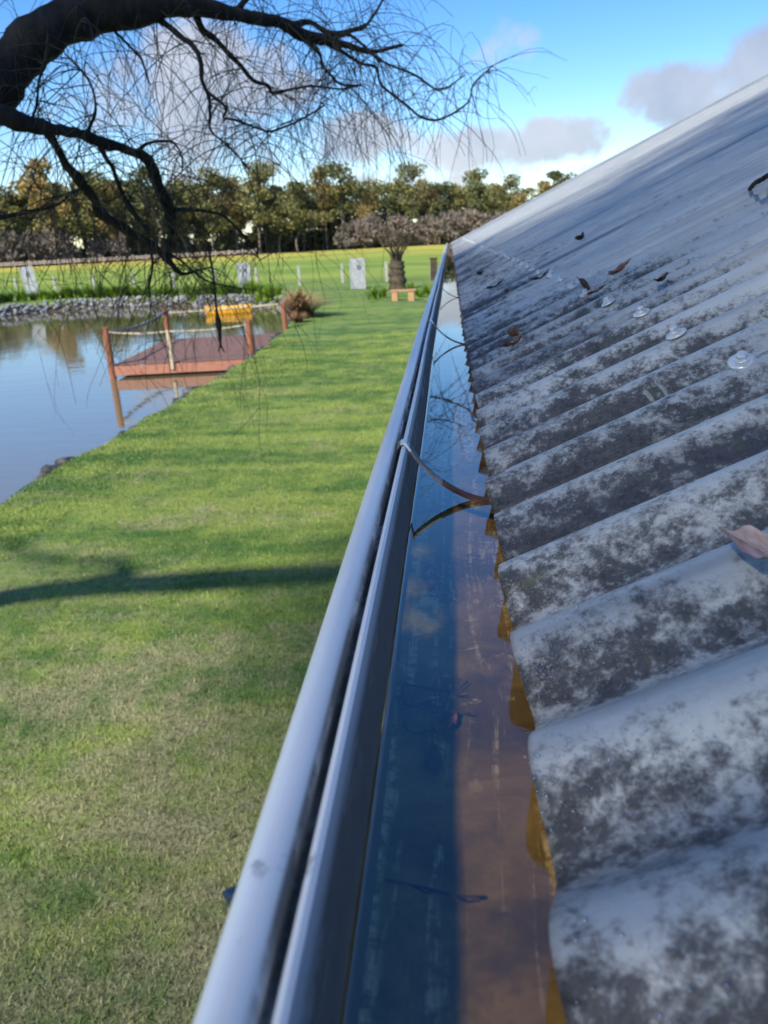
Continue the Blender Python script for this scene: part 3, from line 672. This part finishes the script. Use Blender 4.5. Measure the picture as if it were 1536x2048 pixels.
    for nm, pts, ya, yb in T:
        k = len(pts); P = [ony(px, py, ya + (yb - ya) * i / (k - 1)) for i, (px, py, th) in enumerate(pts)]
        rad = [th * .5 / FPX * np.linalg.norm(np.array(p) - [0, 0, EZ]) for p, (_, _, th) in zip(P, pts)]
        sp = spline(np.concatenate([np.array(P), np.array(rad)[:, None]], 1), 5)
        # knobbly bark
        r = sp[:, 3].clip(.002) * (1 + .06 * np.sin(np.arange(len(sp)) * .9) + .05 * rng.random(len(sp)))
        q = sp[:, :3] + rng.normal(0, 1, (len(sp), 3)) * (r * .06)[:, None]
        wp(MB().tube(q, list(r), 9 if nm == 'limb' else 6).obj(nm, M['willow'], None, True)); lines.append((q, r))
    # trunk and the part of the crown outside the frame
    base = np.array([-4.85, 3.9, -.12]); j = lines[0][0][0]; j2 = lines[1][0][0]
    trunk = spline([base, base + [.02, 0, .9], base + [.10, .02, 1.9], (base * .35 + j * .65) * [1, 1, 0] + [0, 0, j[2] - .55], j], 7)
    wp(MB().tube(trunk, list(np.linspace(.20, lines[0][1][0], len(trunk))), 12).obj('trunk', M['willow'], None, True))
    lo = spline([trunk[16], trunk[16] + (j2 - trunk[16]) * .5 + [0, 0, .10], j2], 6)
    wp(MB().tube(lo, list(np.linspace(.12, lines[1][1][0], len(lo))), 9).obj('limb', M['willow'], None, True))
    hub = trunk[17]
    for (dx, dy, dz, L, r0) in ((-.9, -.6, .8, 3.0, .075), (-1.0, .1, .7, 3.0, .06)):
        d = np.array([dx, dy, dz]); d /= np.linalg.norm(d); P = [hub]; p = hub.copy()
        for i in range(7):
            p = p + d * L / 7 + rng.normal(0, .10, 3); d = d + [0, 0, -.13]; P.append(p.copy())
        q = spline(P, 4); r = np.linspace(r0, .012, len(q)); wp(MB().tube(q, list(r), 7).obj('limb', M['willow'], None, True)); lines.append((q, r))
    # drooping twigs
    tv = []; tf = []; nb = 0
    def ribbon(P, r0, r1):
        nonlocal nb
        P = np.asarray(P); k = len(P); t = np.gradient(P, axis=0); t /= np.linalg.norm(t, axis=1)[:, None] + 1e-9
        u = np.cross(t, [.3, .5, .81]); u /= np.linalg.norm(u, axis=1)[:, None] + 1e-9; ww = np.cross(t, u); r = np.linspace(r0, r1, k)[:, None]
        ring = [P + r * (u * math.cos(a) + ww * math.sin(a)) for a in (0, 2.094, 4.189)]
        tv.append(np.stack(ring, 1).reshape(-1, 3)); i = np.arange(k - 1) * 3
        for a in range(3):
            c = (a + 1) % 3; tf.append(np.stack([i + a, i + c, i + 3 + c, i + 3 + a], 1) + nb)
        nb += 3 * k
    def grow(p, d, L, r, lev):
        n = max(5, int(L / .06)); P = [p]; d = d / np.linalg.norm(d); st = L / n; wig = rng.normal(0, 1, 3) * .10
        for i in range(n):
            d = d + np.array([0, 0, -.15 - .10 * i / n]) + rng.normal(0, .11, 3) + wig * math.sin(i * .9); d = d / np.linalg.norm(d)
            p = p + d * st; P.append(p)
            if lev > 0 and i > 1 and rng.random() < .24:
                grow(p, d + rng.normal(0, .75, 3), L * rng.uniform(.3, .65), r * .6, lev - 1)
        ribbon(P, r, r * .42)
    for li, (q, r) in enumerate(lines):
        offs = li >= len(T); seg = np.linalg.norm(np.diff(q, axis=0), axis=1).sum()
        cnt = int(seg * (26 if offs else 50)) + 2
        for _ in range(cnt):
            i = int(len(q) * rng.random() ** .7 * .999)
            if li < 2 and i < len(q) * .18 and rng.random() < .6: continue
            d = rng.normal(0, 1, 3); d[2] = d[2] * .6 + .05
            grow(q[i], d, rng.uniform(.22, .80) * (1.2 if offs else (.6 if q[i][0] > -.35 else 1)), rng.uniform(.0014, .0032), 2 if rng.random() < .4 else 1)
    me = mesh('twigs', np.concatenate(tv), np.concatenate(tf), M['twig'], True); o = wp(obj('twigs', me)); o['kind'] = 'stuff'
    # the rope that hangs from the drooping bough
    P = [ony(418, 500, 3.93), ony(428, 560, 3.93), ony(432, 610, 3.93), ony(438, 655, 3.93), ony(441, 690, 3.93)]
    b = MB(); sp = spline(P, 6); b.tube(sp, [.006 + .0115 * math.exp(-((i - 17) / 2.2) ** 2) + .004 * math.exp(-((i - 21) / 1.5) ** 2) for i in range(len(sp))], 8)
    ro = b.obj('hanging_rope', M['dark_rope'], None, True); tag(ro, 'dark knotted rope hanging from the lowest willow bough', 'rope')
    f = MB(); f.tube([P[-1], P[-1] + np.array([-.016, 0, -.035])], [.006, .003], 6); f.tube([P[-1], P[-1] + np.array([.016, .004, -.04])], [.006, .003], 6); f.obj('frayed_end', M['dark_rope'], ro)
build_willow()

# ------------------------------------------------------------------ deck in the pond
def build_deck():
    d = empty('pond_deck', (-7.1, 22.6, WATER_Z)); tag(d, 'square reddish-brown timber deck standing in the pond', 'deck'); bpy.context.view_layer.update()
    def dp(o): o.parent = d; o.matrix_parent_inverse = Matrix.Translation(-Vector(d.location)); return o
    FL, FR, BL, BR = np.array([-8.80, 19.75]), np.array([-5.25, 20.15]), np.array([-9.25, 25.1]), np.array([-5.45, 25.6])
    zt = WATER_Z + .34; n = 37
    ang = math.atan2(FR[1] - FL[1], FR[0] - FL[0])
    for i in range(n):
        t = (i + .5) / n; a = FL + (BL - FL) * t; b_ = FR + (BR - FR) * t; c = (a + b_) / 2; wdt = np.linalg.norm(b_ - a) + .12; dep = 5.4 / n - .010
        o = MB().box((0, 0, 0), (wdt, dep, .035)).obj('plank', M['plank'], None, False, (c[0], c[1], zt - .018 + random.uniform(-.003, .003)), (0, 0, ang + random.uniform(-.002, .002))); dp(o)
    for (a, b_, nm) in ((FL, FR, 'fascia'), (BL, BR, 'fascia'), (FL, BL, 'fascia'), (FR, BR, 'fascia')):
        c = (a + b_) / 2; L = np.linalg.norm(b_ - a); aa = math.atan2(b_[1] - a[1], b_[0] - a[0]); off = (-.085 if a is FL and b_ is FR else 0)
        o = MB().box((0, 0, 0), (L + (.06 if off else -.10), .045, .24)).obj(nm, M['fascia_red'], None, False, (c[0], c[1] + off, zt - .155), (0, 0, aa)); dp(o); bevel(o, .006)
    tops = {}
    for nm, p, top in (('FL', FL, .98), ('FR', FR, .98), ('BL', BL, .95), ('BR', BR, .98)):
        q = p + (np.array([-.12, -.06]) if nm == 'FL' else np.array([.0, -.03]))
        o = MB().lathe([(.088, -1.1), (.088, top - .02), (.075, top)], 14).obj('post', M['post_red'], None, False, (q[0], q[1], zt), (0, 0, 0)); dp(o); tops[nm] = np.array([q[0], q[1], zt + top])
    st = FL + (FR - FL) * .42
    o = MB().box((st[0], st[1] - .13, zt + .33), (.075, .06, 1.0)).obj('stake', M['pale_rope']); dp(o); o['label'] = 'pale timber stake at the front edge of the deck'
    def line(a, b_, sag, r, mat, nm):
        P = [a + (b_ - a) * t - np.array([0, 0, sag * 4 * t * (1 - t)]) for t in np.linspace(0, 1, 14)]; return dp(MB().tube(P, r, 8).obj(nm, mat, None, True))
    dz = np.array([0, 0, -.12])
    line(tops['FL'] + dz, tops['BL'] + dz * .6, .14, .040, M['grey_rope'], 'rope')
    line(tops['BL'] + dz, tops['BR'] + dz * .4, .02, .032, M['pale_rope'], 'rail')
    sp = np.array([st[0], st[1] - .13, zt + .80])
    line(tops['FL'] + dz, sp, .05, .022, M['pale_rope'], 'rail'); line(sp, tops['FR'] + dz, .05, .022, M['pale_rope'], 'rail')
build_deck()

def build_boat():
    t = empty('yellow_boat', (-10.75, 37.8, WATER_Z), R(4)); tag(t, 'small bright yellow rowing boat floating near the stony bank', 'boat')
    L, Wd, H = 2.15, .95, .42; V = []; F = []; n = 14; m = 10
    def ring(i, s, dz):
        x = (i / n - .5) * L; u = abs(2 * i / n - 1); w = Wd / 2 * (1 - .55 * u ** 3) * s; P = []
        for j in range(m + 1):
            a = math.pi * j / m; P.append((x * (1 + .05 * math.cos(a) ** 2), -w * math.cos(a) * (1 - .15 * math.sin(a)), -.12 + H * (1 - math.sin(a) ** .6) + dz + .05 * u ** 2))
        return P
    for s, dz in ((1, 0), (.9, .035)):
        for i in range(n + 1): V += ring(i, s, dz)
    k = m + 1; q = (n + 1) * k
    for i in range(n):
        for j in range(m): a = i * k + j; F += [(a, a + k, a + k + 1, a + 1), (q + a, q + a + 1, q + a + k + 1, q + a + k)]
    for i in (0, n): F.append(tuple(i * k + j for j in range(k))); F.append(tuple(q + i * k + j for j in range(k)))
    b = MB(); b.add(V, F); b.obj('hull', M['yellow'], t, True)
    rim = [ring(i, 1, 0)[0] for i in range(n + 1)] + [ring(n - i, 1, 0)[-1] for i in range(n + 1)]
    b = MB(); b.tube(rim + [rim[0]], .035, 8); b.obj('gunwale', M['yellow'], t, True)
    for x in (-.45, .4): MB().box((x, 0, .17), (.22, .74, .03)).obj('seat', M['dull_yellow'], t)
build_boat()

# ------------------------------------------------------------------ stones, plants round the pond
def stones(name, label, pts, size, mat, sq=.7):
    V = []; F = []; n = 0
    for p in pts:
        s = size * random.uniform(.5, 1.4); sc3 = np.array([s * random.uniform(.8, 1.4), s * random.uniform(.8, 1.4), s * sq * random.uniform(.7, 1.1)])
        a = random.random() * 6.28; v = IV * (1 + rng.normal(0, .11, (len(IV), 1))) * sc3; ca, sa = math.cos(a), math.sin(a)
        v = np.stack([v[:, 0] * ca - v[:, 1] * sa, v[:, 0] * sa + v[:, 1] * ca, v[:, 2]], 1) + np.array(p); V.append(v); F.append(IF + n); n += len(IV)
    o = obj(name, mesh(name, np.concatenate(V), np.concatenate(F), mat)); tag(o, label, 'stones', kind='stuff')
def shore_points(n, lo, hi, cond):
    A = PP; B2 = np.roll(PP, -1, 0); i = rng.integers(0, len(PP), n * 12); p = A[i] + (B2[i] - A[i]) * rng.random((n * 12, 1))
    e = (B2 - A)[i]; e /= np.linalg.norm(e, axis=1)[:, None]; nn = np.stack([-e[:, 1], e[:, 0]], 1)
    k = cond(p); p, nn = p[k][:n * 2], nn[k][:n * 2]
    sg = np.where(pond_sd(p[:, 0] + nn[:, 0] * .1, p[:, 1] + nn[:, 1] * .1) < 0, -1, 1)[:, None]
    q = (p + nn * sg * rng.uniform(lo, hi, (len(p), 1)))[:n]
    return np.stack([q[:, 0], q[:, 1], ground_z(q[:, 0], q[:, 1]) + .02], 1)
stones('bank_stones', 'grey stones edging the far bank of the pond', shore_points(1500, -.15, .85, lambda q: q[:, 1] > 35), .105, M['rock'])
stones('shore_stones', 'dark wet stones under the near lawn edge', shore_points(800, .05, .75, lambda q: (q[:, 1] > -2) & (q[:, 1] < 33) & (q[:, 0] > -8)), .10, M['darkrock'])

def blades(n, h, spread, w, arch=1.0):
    b = MB()
    for _ in range(n):
        a = random.random() * 6.283; r = spread * .25 * random.random() ** .5; L = h * random.uniform(.7, 1.15); out = spread * random.uniform(.25, 1.0); p0 = Vector((math.cos(a * 1.7) * r, math.sin(a * 1.7) * r, 0)); dr = Vector((math.cos(a), math.sin(a), 0)); sd = Vector((-dr.y, dr.x, 0)); V = []
        for i in range(5):
            t = i / 4; c = p0 + dr * out * t ** 1.6 + Vector((0, 0, L * (t - .42 * arch * t ** 2.6 * (out / spread)))); ww = w * (1 - t ** 2) + .001; V += [c - sd * ww, c + sd * ww]
        b.add(V, [(2 * i, 2 * i + 1, 2 * i + 3, 2 * i + 2) for i in range(4)])
    return b
CL = [blades(110, .62, .62, .016).mesh('clump_leaves', M['strap_leaf']) for _ in range(3)]
def clump(p, s, label, group, me):
    o = obj('strap_leaf_clump', me, None, (p[0], p[1], float(ground_z(np.array([p[0]]), np.array([p[1]]))[0]) - .01), (0, 0, random.random() * 6)); o.scale = (s, s, s * random.uniform(.85, 1.15)); tag(o, label, 'plant', group)
row = spline([onz(-70, 618, 0), onz(0, 606, 0), onz(90, 600, 0), onz(200, 596, 0), onz(300, 594, 0), onz(420, 592, 0), onz(500, 591, 0), onz(555, 597, 0)], 12)
acc = 0; last = row[0]
for p in row[1:]:
    acc += np.linalg.norm(p - last); last = p
    if acc > .52:
        acc = 0
        for _ in range(2): clump((p[0] + random.uniform(-.25, .25), p[1] + random.uniform(-.1, .8)), random.uniform(1.0, 1.5), 'bright green strap-leaved clump in the row along the far stony bank', 'strap-leaved clumps along the bank', random.choice(CL))
clump(onz(580, 600, 0)[:2], 1.15, 'round green strap-leaved clump at the end of the bank row beside the brown reeds', 'strap-leaved clumps along the bank', CL[0])
for px, py, s, lb in ((745, 601, 1.25, 'large arching green clump between the white board and the bench'), (766, 596, 1.0, 'arching green clump tucked behind the bench end nearest the white board'), (838, 594, 1.0, 'arching green clump at the bench end nearest the house'), (855, 590, 1.05, 'arching green clump between the bench and the dark gatepost'), (822, 582, .8, 'low green clump behind the bench')):
    clump(onz(px, py, 0)[:2], s, lb, None, random.choice(CL))
tm = blades(420, .62, .75, .012, 1.5).mesh('reed_stalks', M['tussock'])
tp = onz(606, 636, 0)
for dx, dy, s, lb in ((0, 0, 2.1, 'tall brown dead reed tussock at the pond corner'), (-.55, 1.5, 1.7, 'smaller brown dead tussock next to the tall one'), (.15, -1.6, .8, 'low dead brown tussock nearest the deck')):
    o = obj('reed_tussock', tm, None, (tp[0] + dx, tp[1] + dy, float(ground_z(np.array([tp[0] + dx]), np.array([tp[1] + dy]))[0]) - .02), (0, 0, dx * 5)); o.scale = (s, s, s); tag(o, lb, 'plant')
rp = onz(96, 958, -.25)
b = MB()
for i in range(7):
    a = i * .9; b.tube([(0, 0, -.2), (.05 * math.cos(a), .05 * math.sin(a), .08), (.13 * math.cos(a) + .02, .13 * math.sin(a), .16 + .06 * math.sin(i * 2))], [.008, .006, .002], 5)
o = b.obj('water_weed', M['leaf_dark'], None, True, (rp[0] - .15, rp[1] + .1, -.42)); tag(o, 'dark spiky weed standing at the water edge below the lawn', 'plant')

# ------------------------------------------------------------------ boards, fences, bench, bare tree
def board(px, py, hpx, wpx, lean, label, two=False):
    p = onz(px, py, 0); k = np.linalg.norm(p - [0, 0, EZ]) / FPX * .97; Hh, Ww = hpx * k, wpx * k
    t = empty('white_board', (p[0], p[1], p[2] - .03), R(4)); t.rotation_euler = (0, lean, R(4)); tag(t, label, 'board', 'white boards round the pond')
    if two:
        bevel(MB().box((0, 0, Hh * .24), (Ww, .06, Hh * .46)).obj('lower_panel', M['panel'], t), .02); bevel(MB().box((-.05, 0, Hh * .74), (Ww * .98, .06, Hh * .50)).obj('upper_panel', M['panel'], t), .02)
    else: bevel(MB().box((0, 0, Hh / 2 + .02), (Ww, .06, Hh)).obj('panel', M['panel'], t), .02)
    for s in (-1, 1): MB().box((s * (Ww / 2 - .03), -.045, Hh / 2 + .02), (.06, .03, Hh * .98)).obj('edge_strip', M['panel'], t)
    c = MB(); V = []; cx, cz = Ww * (.10 if not two else -.02), Hh * .72; n = 18
    for y in (-.034, -.046): V += [(cx + Ww * .17 * (1 + .15 * math.sin(3 * a + 1)) * math.cos(a), y, cz + Hh * .09 * (1 + .1 * math.cos(2 * a)) * math.sin(a)) for a in np.linspace(0, 2 * math.pi, n, endpoint=False)]
    c.add(V, [tuple(range(n, 2 * n)), tuple(reversed(range(n)))] + [(i, (i + 1) % n, n + (i + 1) % n, n + i) for i in range(n)]); c.obj('dark_mark', M['panel_dark'], t)
board(69, 592, 53, 24, R(-6), 'leaning white board of two pieces standing behind the far bank', True)
board(492, 575, 46, 25, R(-2), 'short white board with a dark mark by the wire fence above the boat')
board(717, 578, 58, 30, 0, 'tall white board with a dark mark beside the green clump and bench')
def wire_fence():
    t = empty('wire_fence', (-8, 50, 0)); tag(t, 'wire fence on pale posts across the paddock behind the pond', 'fence')
    pm = MB().box((0, 0, .58), (.17, .12, 1.22)).mesh('post', M['post_pale'])
    a, b_ = np.array([-46, 53.0]), np.array([-1.2, 50.0]); L = np.linalg.norm(b_ - a); n = 17
    for i in range(n):
        p = a + (b_ - a) * i / (n - 1); o = obj('post', pm, t, (p[0] + 8, p[1] - 50, 0), (0, 0, random.uniform(-.1, .1)))
    for z in (.35, .7, 1.05): MB().tube([(a[0] + 8, a[1] - 50 - .07, z), (b_[0] + 8, b_[1] - 50 - .07, z)], .005, 5).obj('wire', M['grey_rope'], t)
wire_fence()
g = onz(868, 561, 0)
t = empty('gatepost', (g[0], g[1], 0)); tag(t, 'thick dark mossy gatepost next to the gutter end', 'post')
bevel(MB().box((0, 0, .62), (.42, .40, 1.28)).obj('shaft', M['gumbark'], t), .03); bevel(MB().box((0, 0, 1.29), (.50, .48, .07)).obj('cap', M['gumbark'], t), .01)
M['gumbark_dark'] = simple('mossy_bark', (.045, .035, .022), (.12, .09, .055), 3, .9)
for c in t.children: c.data.materials[0] = M['gumbark_dark']
def bench():
    p = onz(807, 601, 0); t = empty('garden_bench', (p[0], p[1], 0), R(-3)); tag(t, 'low backless timber bench with two block legs', 'bench')
    for y in (-.16, 0, .16): bevel(MB().box((0, y, .43), (1.15, .15, .06)).obj('seat_slat', M['bench'], t), .006)
    for x in (-.36, .36): bevel(MB().box((x, 0, .19), (.26, .40, .42)).obj('leg', M['bench'], t), .01)
bench()
def bare_tree():
    p = onz(795, 580, 0); t = empty('bare_garden_tree', (p[0], p[1], 0)); tag(t, 'bare multi-stemmed tree with a stout brown trunk behind the bench', 'tree')
    MB().tube(spline([(0, 0, -.1), (.02, 0, .5), (-.02, .02, 1.0), (.05, 0, 1.45)], 5), [.48 + .05 * math.sin(i * 1.7) - .006 * i for i in range(16)], 11).obj('trunk', M['gumbark_dark'], t, True)
    for i in range(11):
        a = i * 2.399; r = random.uniform(.5, 1.25); h = random.uniform(.8, 1.7)
        P = spline([(.18 * math.cos(a), .18 * math.sin(a), 1.2), (.35 * r * math.cos(a), .35 * r * math.sin(a), 1.35 + h * .35), (.75 * r * math.cos(a + .2), .75 * r * math.sin(a + .2), 1.4 + h * .7), (r * math.cos(a), r * math.sin(a), 1.4 + h)], 4)
        b = MB(); b.tube(P, list(np.linspace(.07, .012, len(P))), 6)
        for k in (5, 7, 8, 9, 10, 11):
            d = rng.normal(0, .22, 3); b.tube([P[k], P[k] + d * .6 + [0, 0, .15], P[k] + d + [0, 0, .35]], [.016, .012, .006], 4)
        b.obj('stem', M['gumbark_dark'], t, True)
bare_tree()
def rail_fence():
    a, b_ = np.array([-135.0, 154.0]), np.array([-45.0, 186.0]); t = empty('rail_fence', (-90, 170, 0)); tag(t, 'long pale timber rail fence along the foot of the gum trees', 'fence')
    L = np.linalg.norm(b_ - a); ang = math.atan2(*(b_ - a)[::-1]); pm = MB().box((0, 0, .65), (.22, .22, 1.4)).mesh('post', M['fence_w']); n = 32
    for i in range(n): p = a + (b_ - a) * i / (n - 1); obj('post', pm, t, (p[0] + 90, p[1] - 170, 0), (0, 0, ang))
    for z in (.55, .95): c = (a + b_) / 2; MB().box((0, 0, 0), (L, .08, .26)).obj('rail', M['fence_w'], t, False, (c[0] + 90, c[1] - 170 - .17, z), (0, 0, ang))
rail_fence()

# ------------------------------------------------------------------ the wood beyond the paddock
def gum_variant(seed, H, W, n, leafsize, bare=False):
    rs = np.random.default_rng(seed); b = MB(); tips = []
    th = H * rs.uniform(.22, .32); P = [(0, 0, -.3), (rs.normal(0, .2), rs.normal(0, .2), th * .5), (rs.normal(0, .4), rs.normal(0, .4), th)]
    sp = spline(P, 4); b.tube(sp, list(np.linspace(.34, .22, len(sp))), 7); top = sp[-1]
    nl = rs.integers(8, 11)
    for i in range(nl):
        a = i * 2.4 + rs.normal(0, .3); r = W * rs.uniform(.2, .85) * (1 if i else .2); z = H * (.30 + .58 * ((i * .618) % 1)) if i else H * .86
        e = np.array([r * math.cos(a), r * math.sin(a), z]); q = spline([top, top + (e - top) * .5 + [0, 0, H * .05], e], 4); b.tube(q, list(np.linspace(.17, .04, len(q))), 5); tips.append((e, W * rs.uniform(.30, .52)))
        if rs.random() < .7: m2 = top + (e - top) * .6; tips.append((m2 + rs.normal(0, W * .15, 3), W * rs.uniform(.22, .38)))
    V = []; F = []
    per = n // len(tips)
    for c, r in tips:
        for _ in range(per):
            d = rs.normal(0, 1, 3); d /= np.linalg.norm(d); p = c + d * r * rs.random() ** .38 * np.array([1.15, 1.15, .72])
            u = rs.normal(0, 1, 3); u /= np.linalg.norm(u); v = np.cross(u, rs.normal(0, 1, 3)); v /= np.linalg.norm(v); s = leafsize * rs.uniform(.5, 1.3); k = len(V)
            if bare: V += [p, p + u * s * 2.2 + [0, 0, s], p + u * s * 2.2 + v * s * .09, p + v * s * .12]
            else: V += [p - u * s, p - v * s * .55, p + u * s, p + v * s * .55]
            F.append((k, k + 1, k + 2, k + 3))
    return b.mesh('trunk', M['gumbark_dark'] if bare else M['gumbark'], True), np.array(V), np.array(F)
VAR = []
for i in range(7):
    tm_, V, F = gum_variant(40 + i, 1.0 * [20, 22, 19, 21, 18, 20, 23][i], [5.8, 5.2, 6.2, 4.8, 5.6, 5.0, 6.0][i], 3600, .42)
    mt = M[['gum_olive', 'gum_brown', 'gum_olive', 'gum_dark', 'gum_brown', 'gum_dark', 'gum_olive'][i]]
    VAR.append((tm_, mesh('crown', V, F, mt), ['olive', 'bronze', 'olive', 'dark', 'bronze', 'dark', 'olive'][i]))
BVAR = []
for i in range(3):
    tm_, V, F = gum_variant(90 + i, 9.5, 3.0, 1700, .60, True); V[:, 2] = V[:, 2] * 1.0 - 1.2; BVAR.append((tm_, mesh('crown', V, F, M['mauve']), 'bare'))
SVAR = []
for i in range(3):
    tm_, V, F = gum_variant(70 + i, 6.0, 4.2, 1500, .42); V[:, 2] = V[:, 2] * .95 - 1.0; SVAR.append((tm_, mesh('crown', V, F, M[['gum_dark', 'gum_olive', 'gum_dark'][i]]), 'shrub'))
LB = {'shrub': 'low dark bushy shrub filling the gaps under the gum trees', 'olive': 'olive-green gum tree in the wood beyond the paddock', 'bronze': 'bronze-tinged gum tree in the wood beyond the paddock', 'dark': 'dark green gum tree in the wood beyond the paddock', 'bare': 'low bare mauve-brown tree at the foot of the gum wood'}
def plant(var, x, y, s, nm):
    t = empty(nm, (x, y, 0), random.random() * 6.28); t.scale = (s * random.uniform(.9, 1.15),) * 2 + (s,); tag(t, LB[var[2]], 'tree', var[2] + ' trees of the wood'); obj('trunk', var[0], t); obj('crown', var[1], t)
def tree_line(rowoff, step, smin, smax, seed):
    random.seed(seed); u = -150.0
    while u < 66:
        x = u + random.uniform(-1.5, 1.5); y = 207 + .36 * x + rowoff + random.uniform(-3, 4)
        fall = 1.0 - .19 * min(1, max(0, (u + 95) / 100))
        plant(random.choice(VAR), x, y, random.uniform(smin, smax) * fall, 'gum_tree'); u += step * random.uniform(.65, 1.35)
tree_line(4, 5.0, .80, 1.12, 3); tree_line(13, 5.6, .80, 1.10, 5); tree_line(24, 6.5, .85, 1.05, 9)
random.seed(21)
for i in range(30):
    x = -24 + i * 1.5 + random.uniform(-1, 1); plant(random.choice(BVAR), x, 204 + .36 * x - random.uniform(0, 3), random.uniform(.62, .9), 'bare_tree')
for i in range(110):
    x = -150 + i * 2.0 + random.uniform(-1.5, 1.5); plant(random.choice(SVAR), x, 207 + .36 * x + random.uniform(10, 32), random.uniform(.7, 1.25), 'wood_shrub')
for i in range(14):
    x = -135 + i * 4.6 + random.uniform(-2, 2); plant(random.choice(BVAR), x, 207 + .36 * x + random.uniform(0, 3), random.uniform(.55, .9), 'bare_tree')

# ------------------------------------------------------------------ an unseen gum added behind the camera to shade the near roof
def shade_tree():
    t = empty('added_shade_tree', (-4.7, -6.8, 0)); tag(t, 'unseen gum tree added behind the camera to shade the near roof', 'tree')
    top = np.array([.3, .3, 5.6]); b = MB(); sp = spline([(0, 0, -.2), (.1, .05, 2.5), (.2, .2, 4.0), top], 5); b.tube(sp, list(np.linspace(.24, .15, len(sp))), 10)
    rs = np.random.default_rng(5); tips = []
    for i in range(16):
        a = i * 2.4; r = 4.4 * math.sqrt((i + .5) / 16); e = np.array([2.5 + r * math.cos(a), 2.6 + r * math.sin(a), 9.3 + rs.normal(0, .6)])
        q = spline([top, top + (e - top) * .5 + [0, 0, .3], e], 4); b.tube(q, list(np.linspace(.06, .015, len(q))), 6); tips.append((e, rs.uniform(1.5, 2.1)))
    b.obj('trunk', M['gumbark'], t, True)
    n = 24000; k = rs.integers(0, len(tips), n); c = np.array([tips[i][0] for i in k]); rr = np.array([tips[i][1] for i in k])[:, None]
    d = rs.normal(0, 1, (n, 3)); d /= np.linalg.norm(d, axis=1)[:, None]; p = c + d * rr * rs.random((n, 1)) ** .4 * np.array([1, 1, .7])
    u = rs.normal(0, 1, (n, 3)); u /= np.linalg.norm(u, axis=1)[:, None]; v = np.cross(u, rs.normal(0, 1, (n, 3))); v /= np.linalg.norm(v, axis=1)[:, None]
    sz = .085 * rs.uniform(.6, 1.3, (n, 1)); V = np.stack([p - u * sz, p - v * sz * .4, p + u * sz, p + v * sz * .4], 1).reshape(-1, 3)
    obj('crown', mesh('crown', V, np.arange(4 * n).reshape(n, 4), M['gum_olive']), t)
shade_tree()
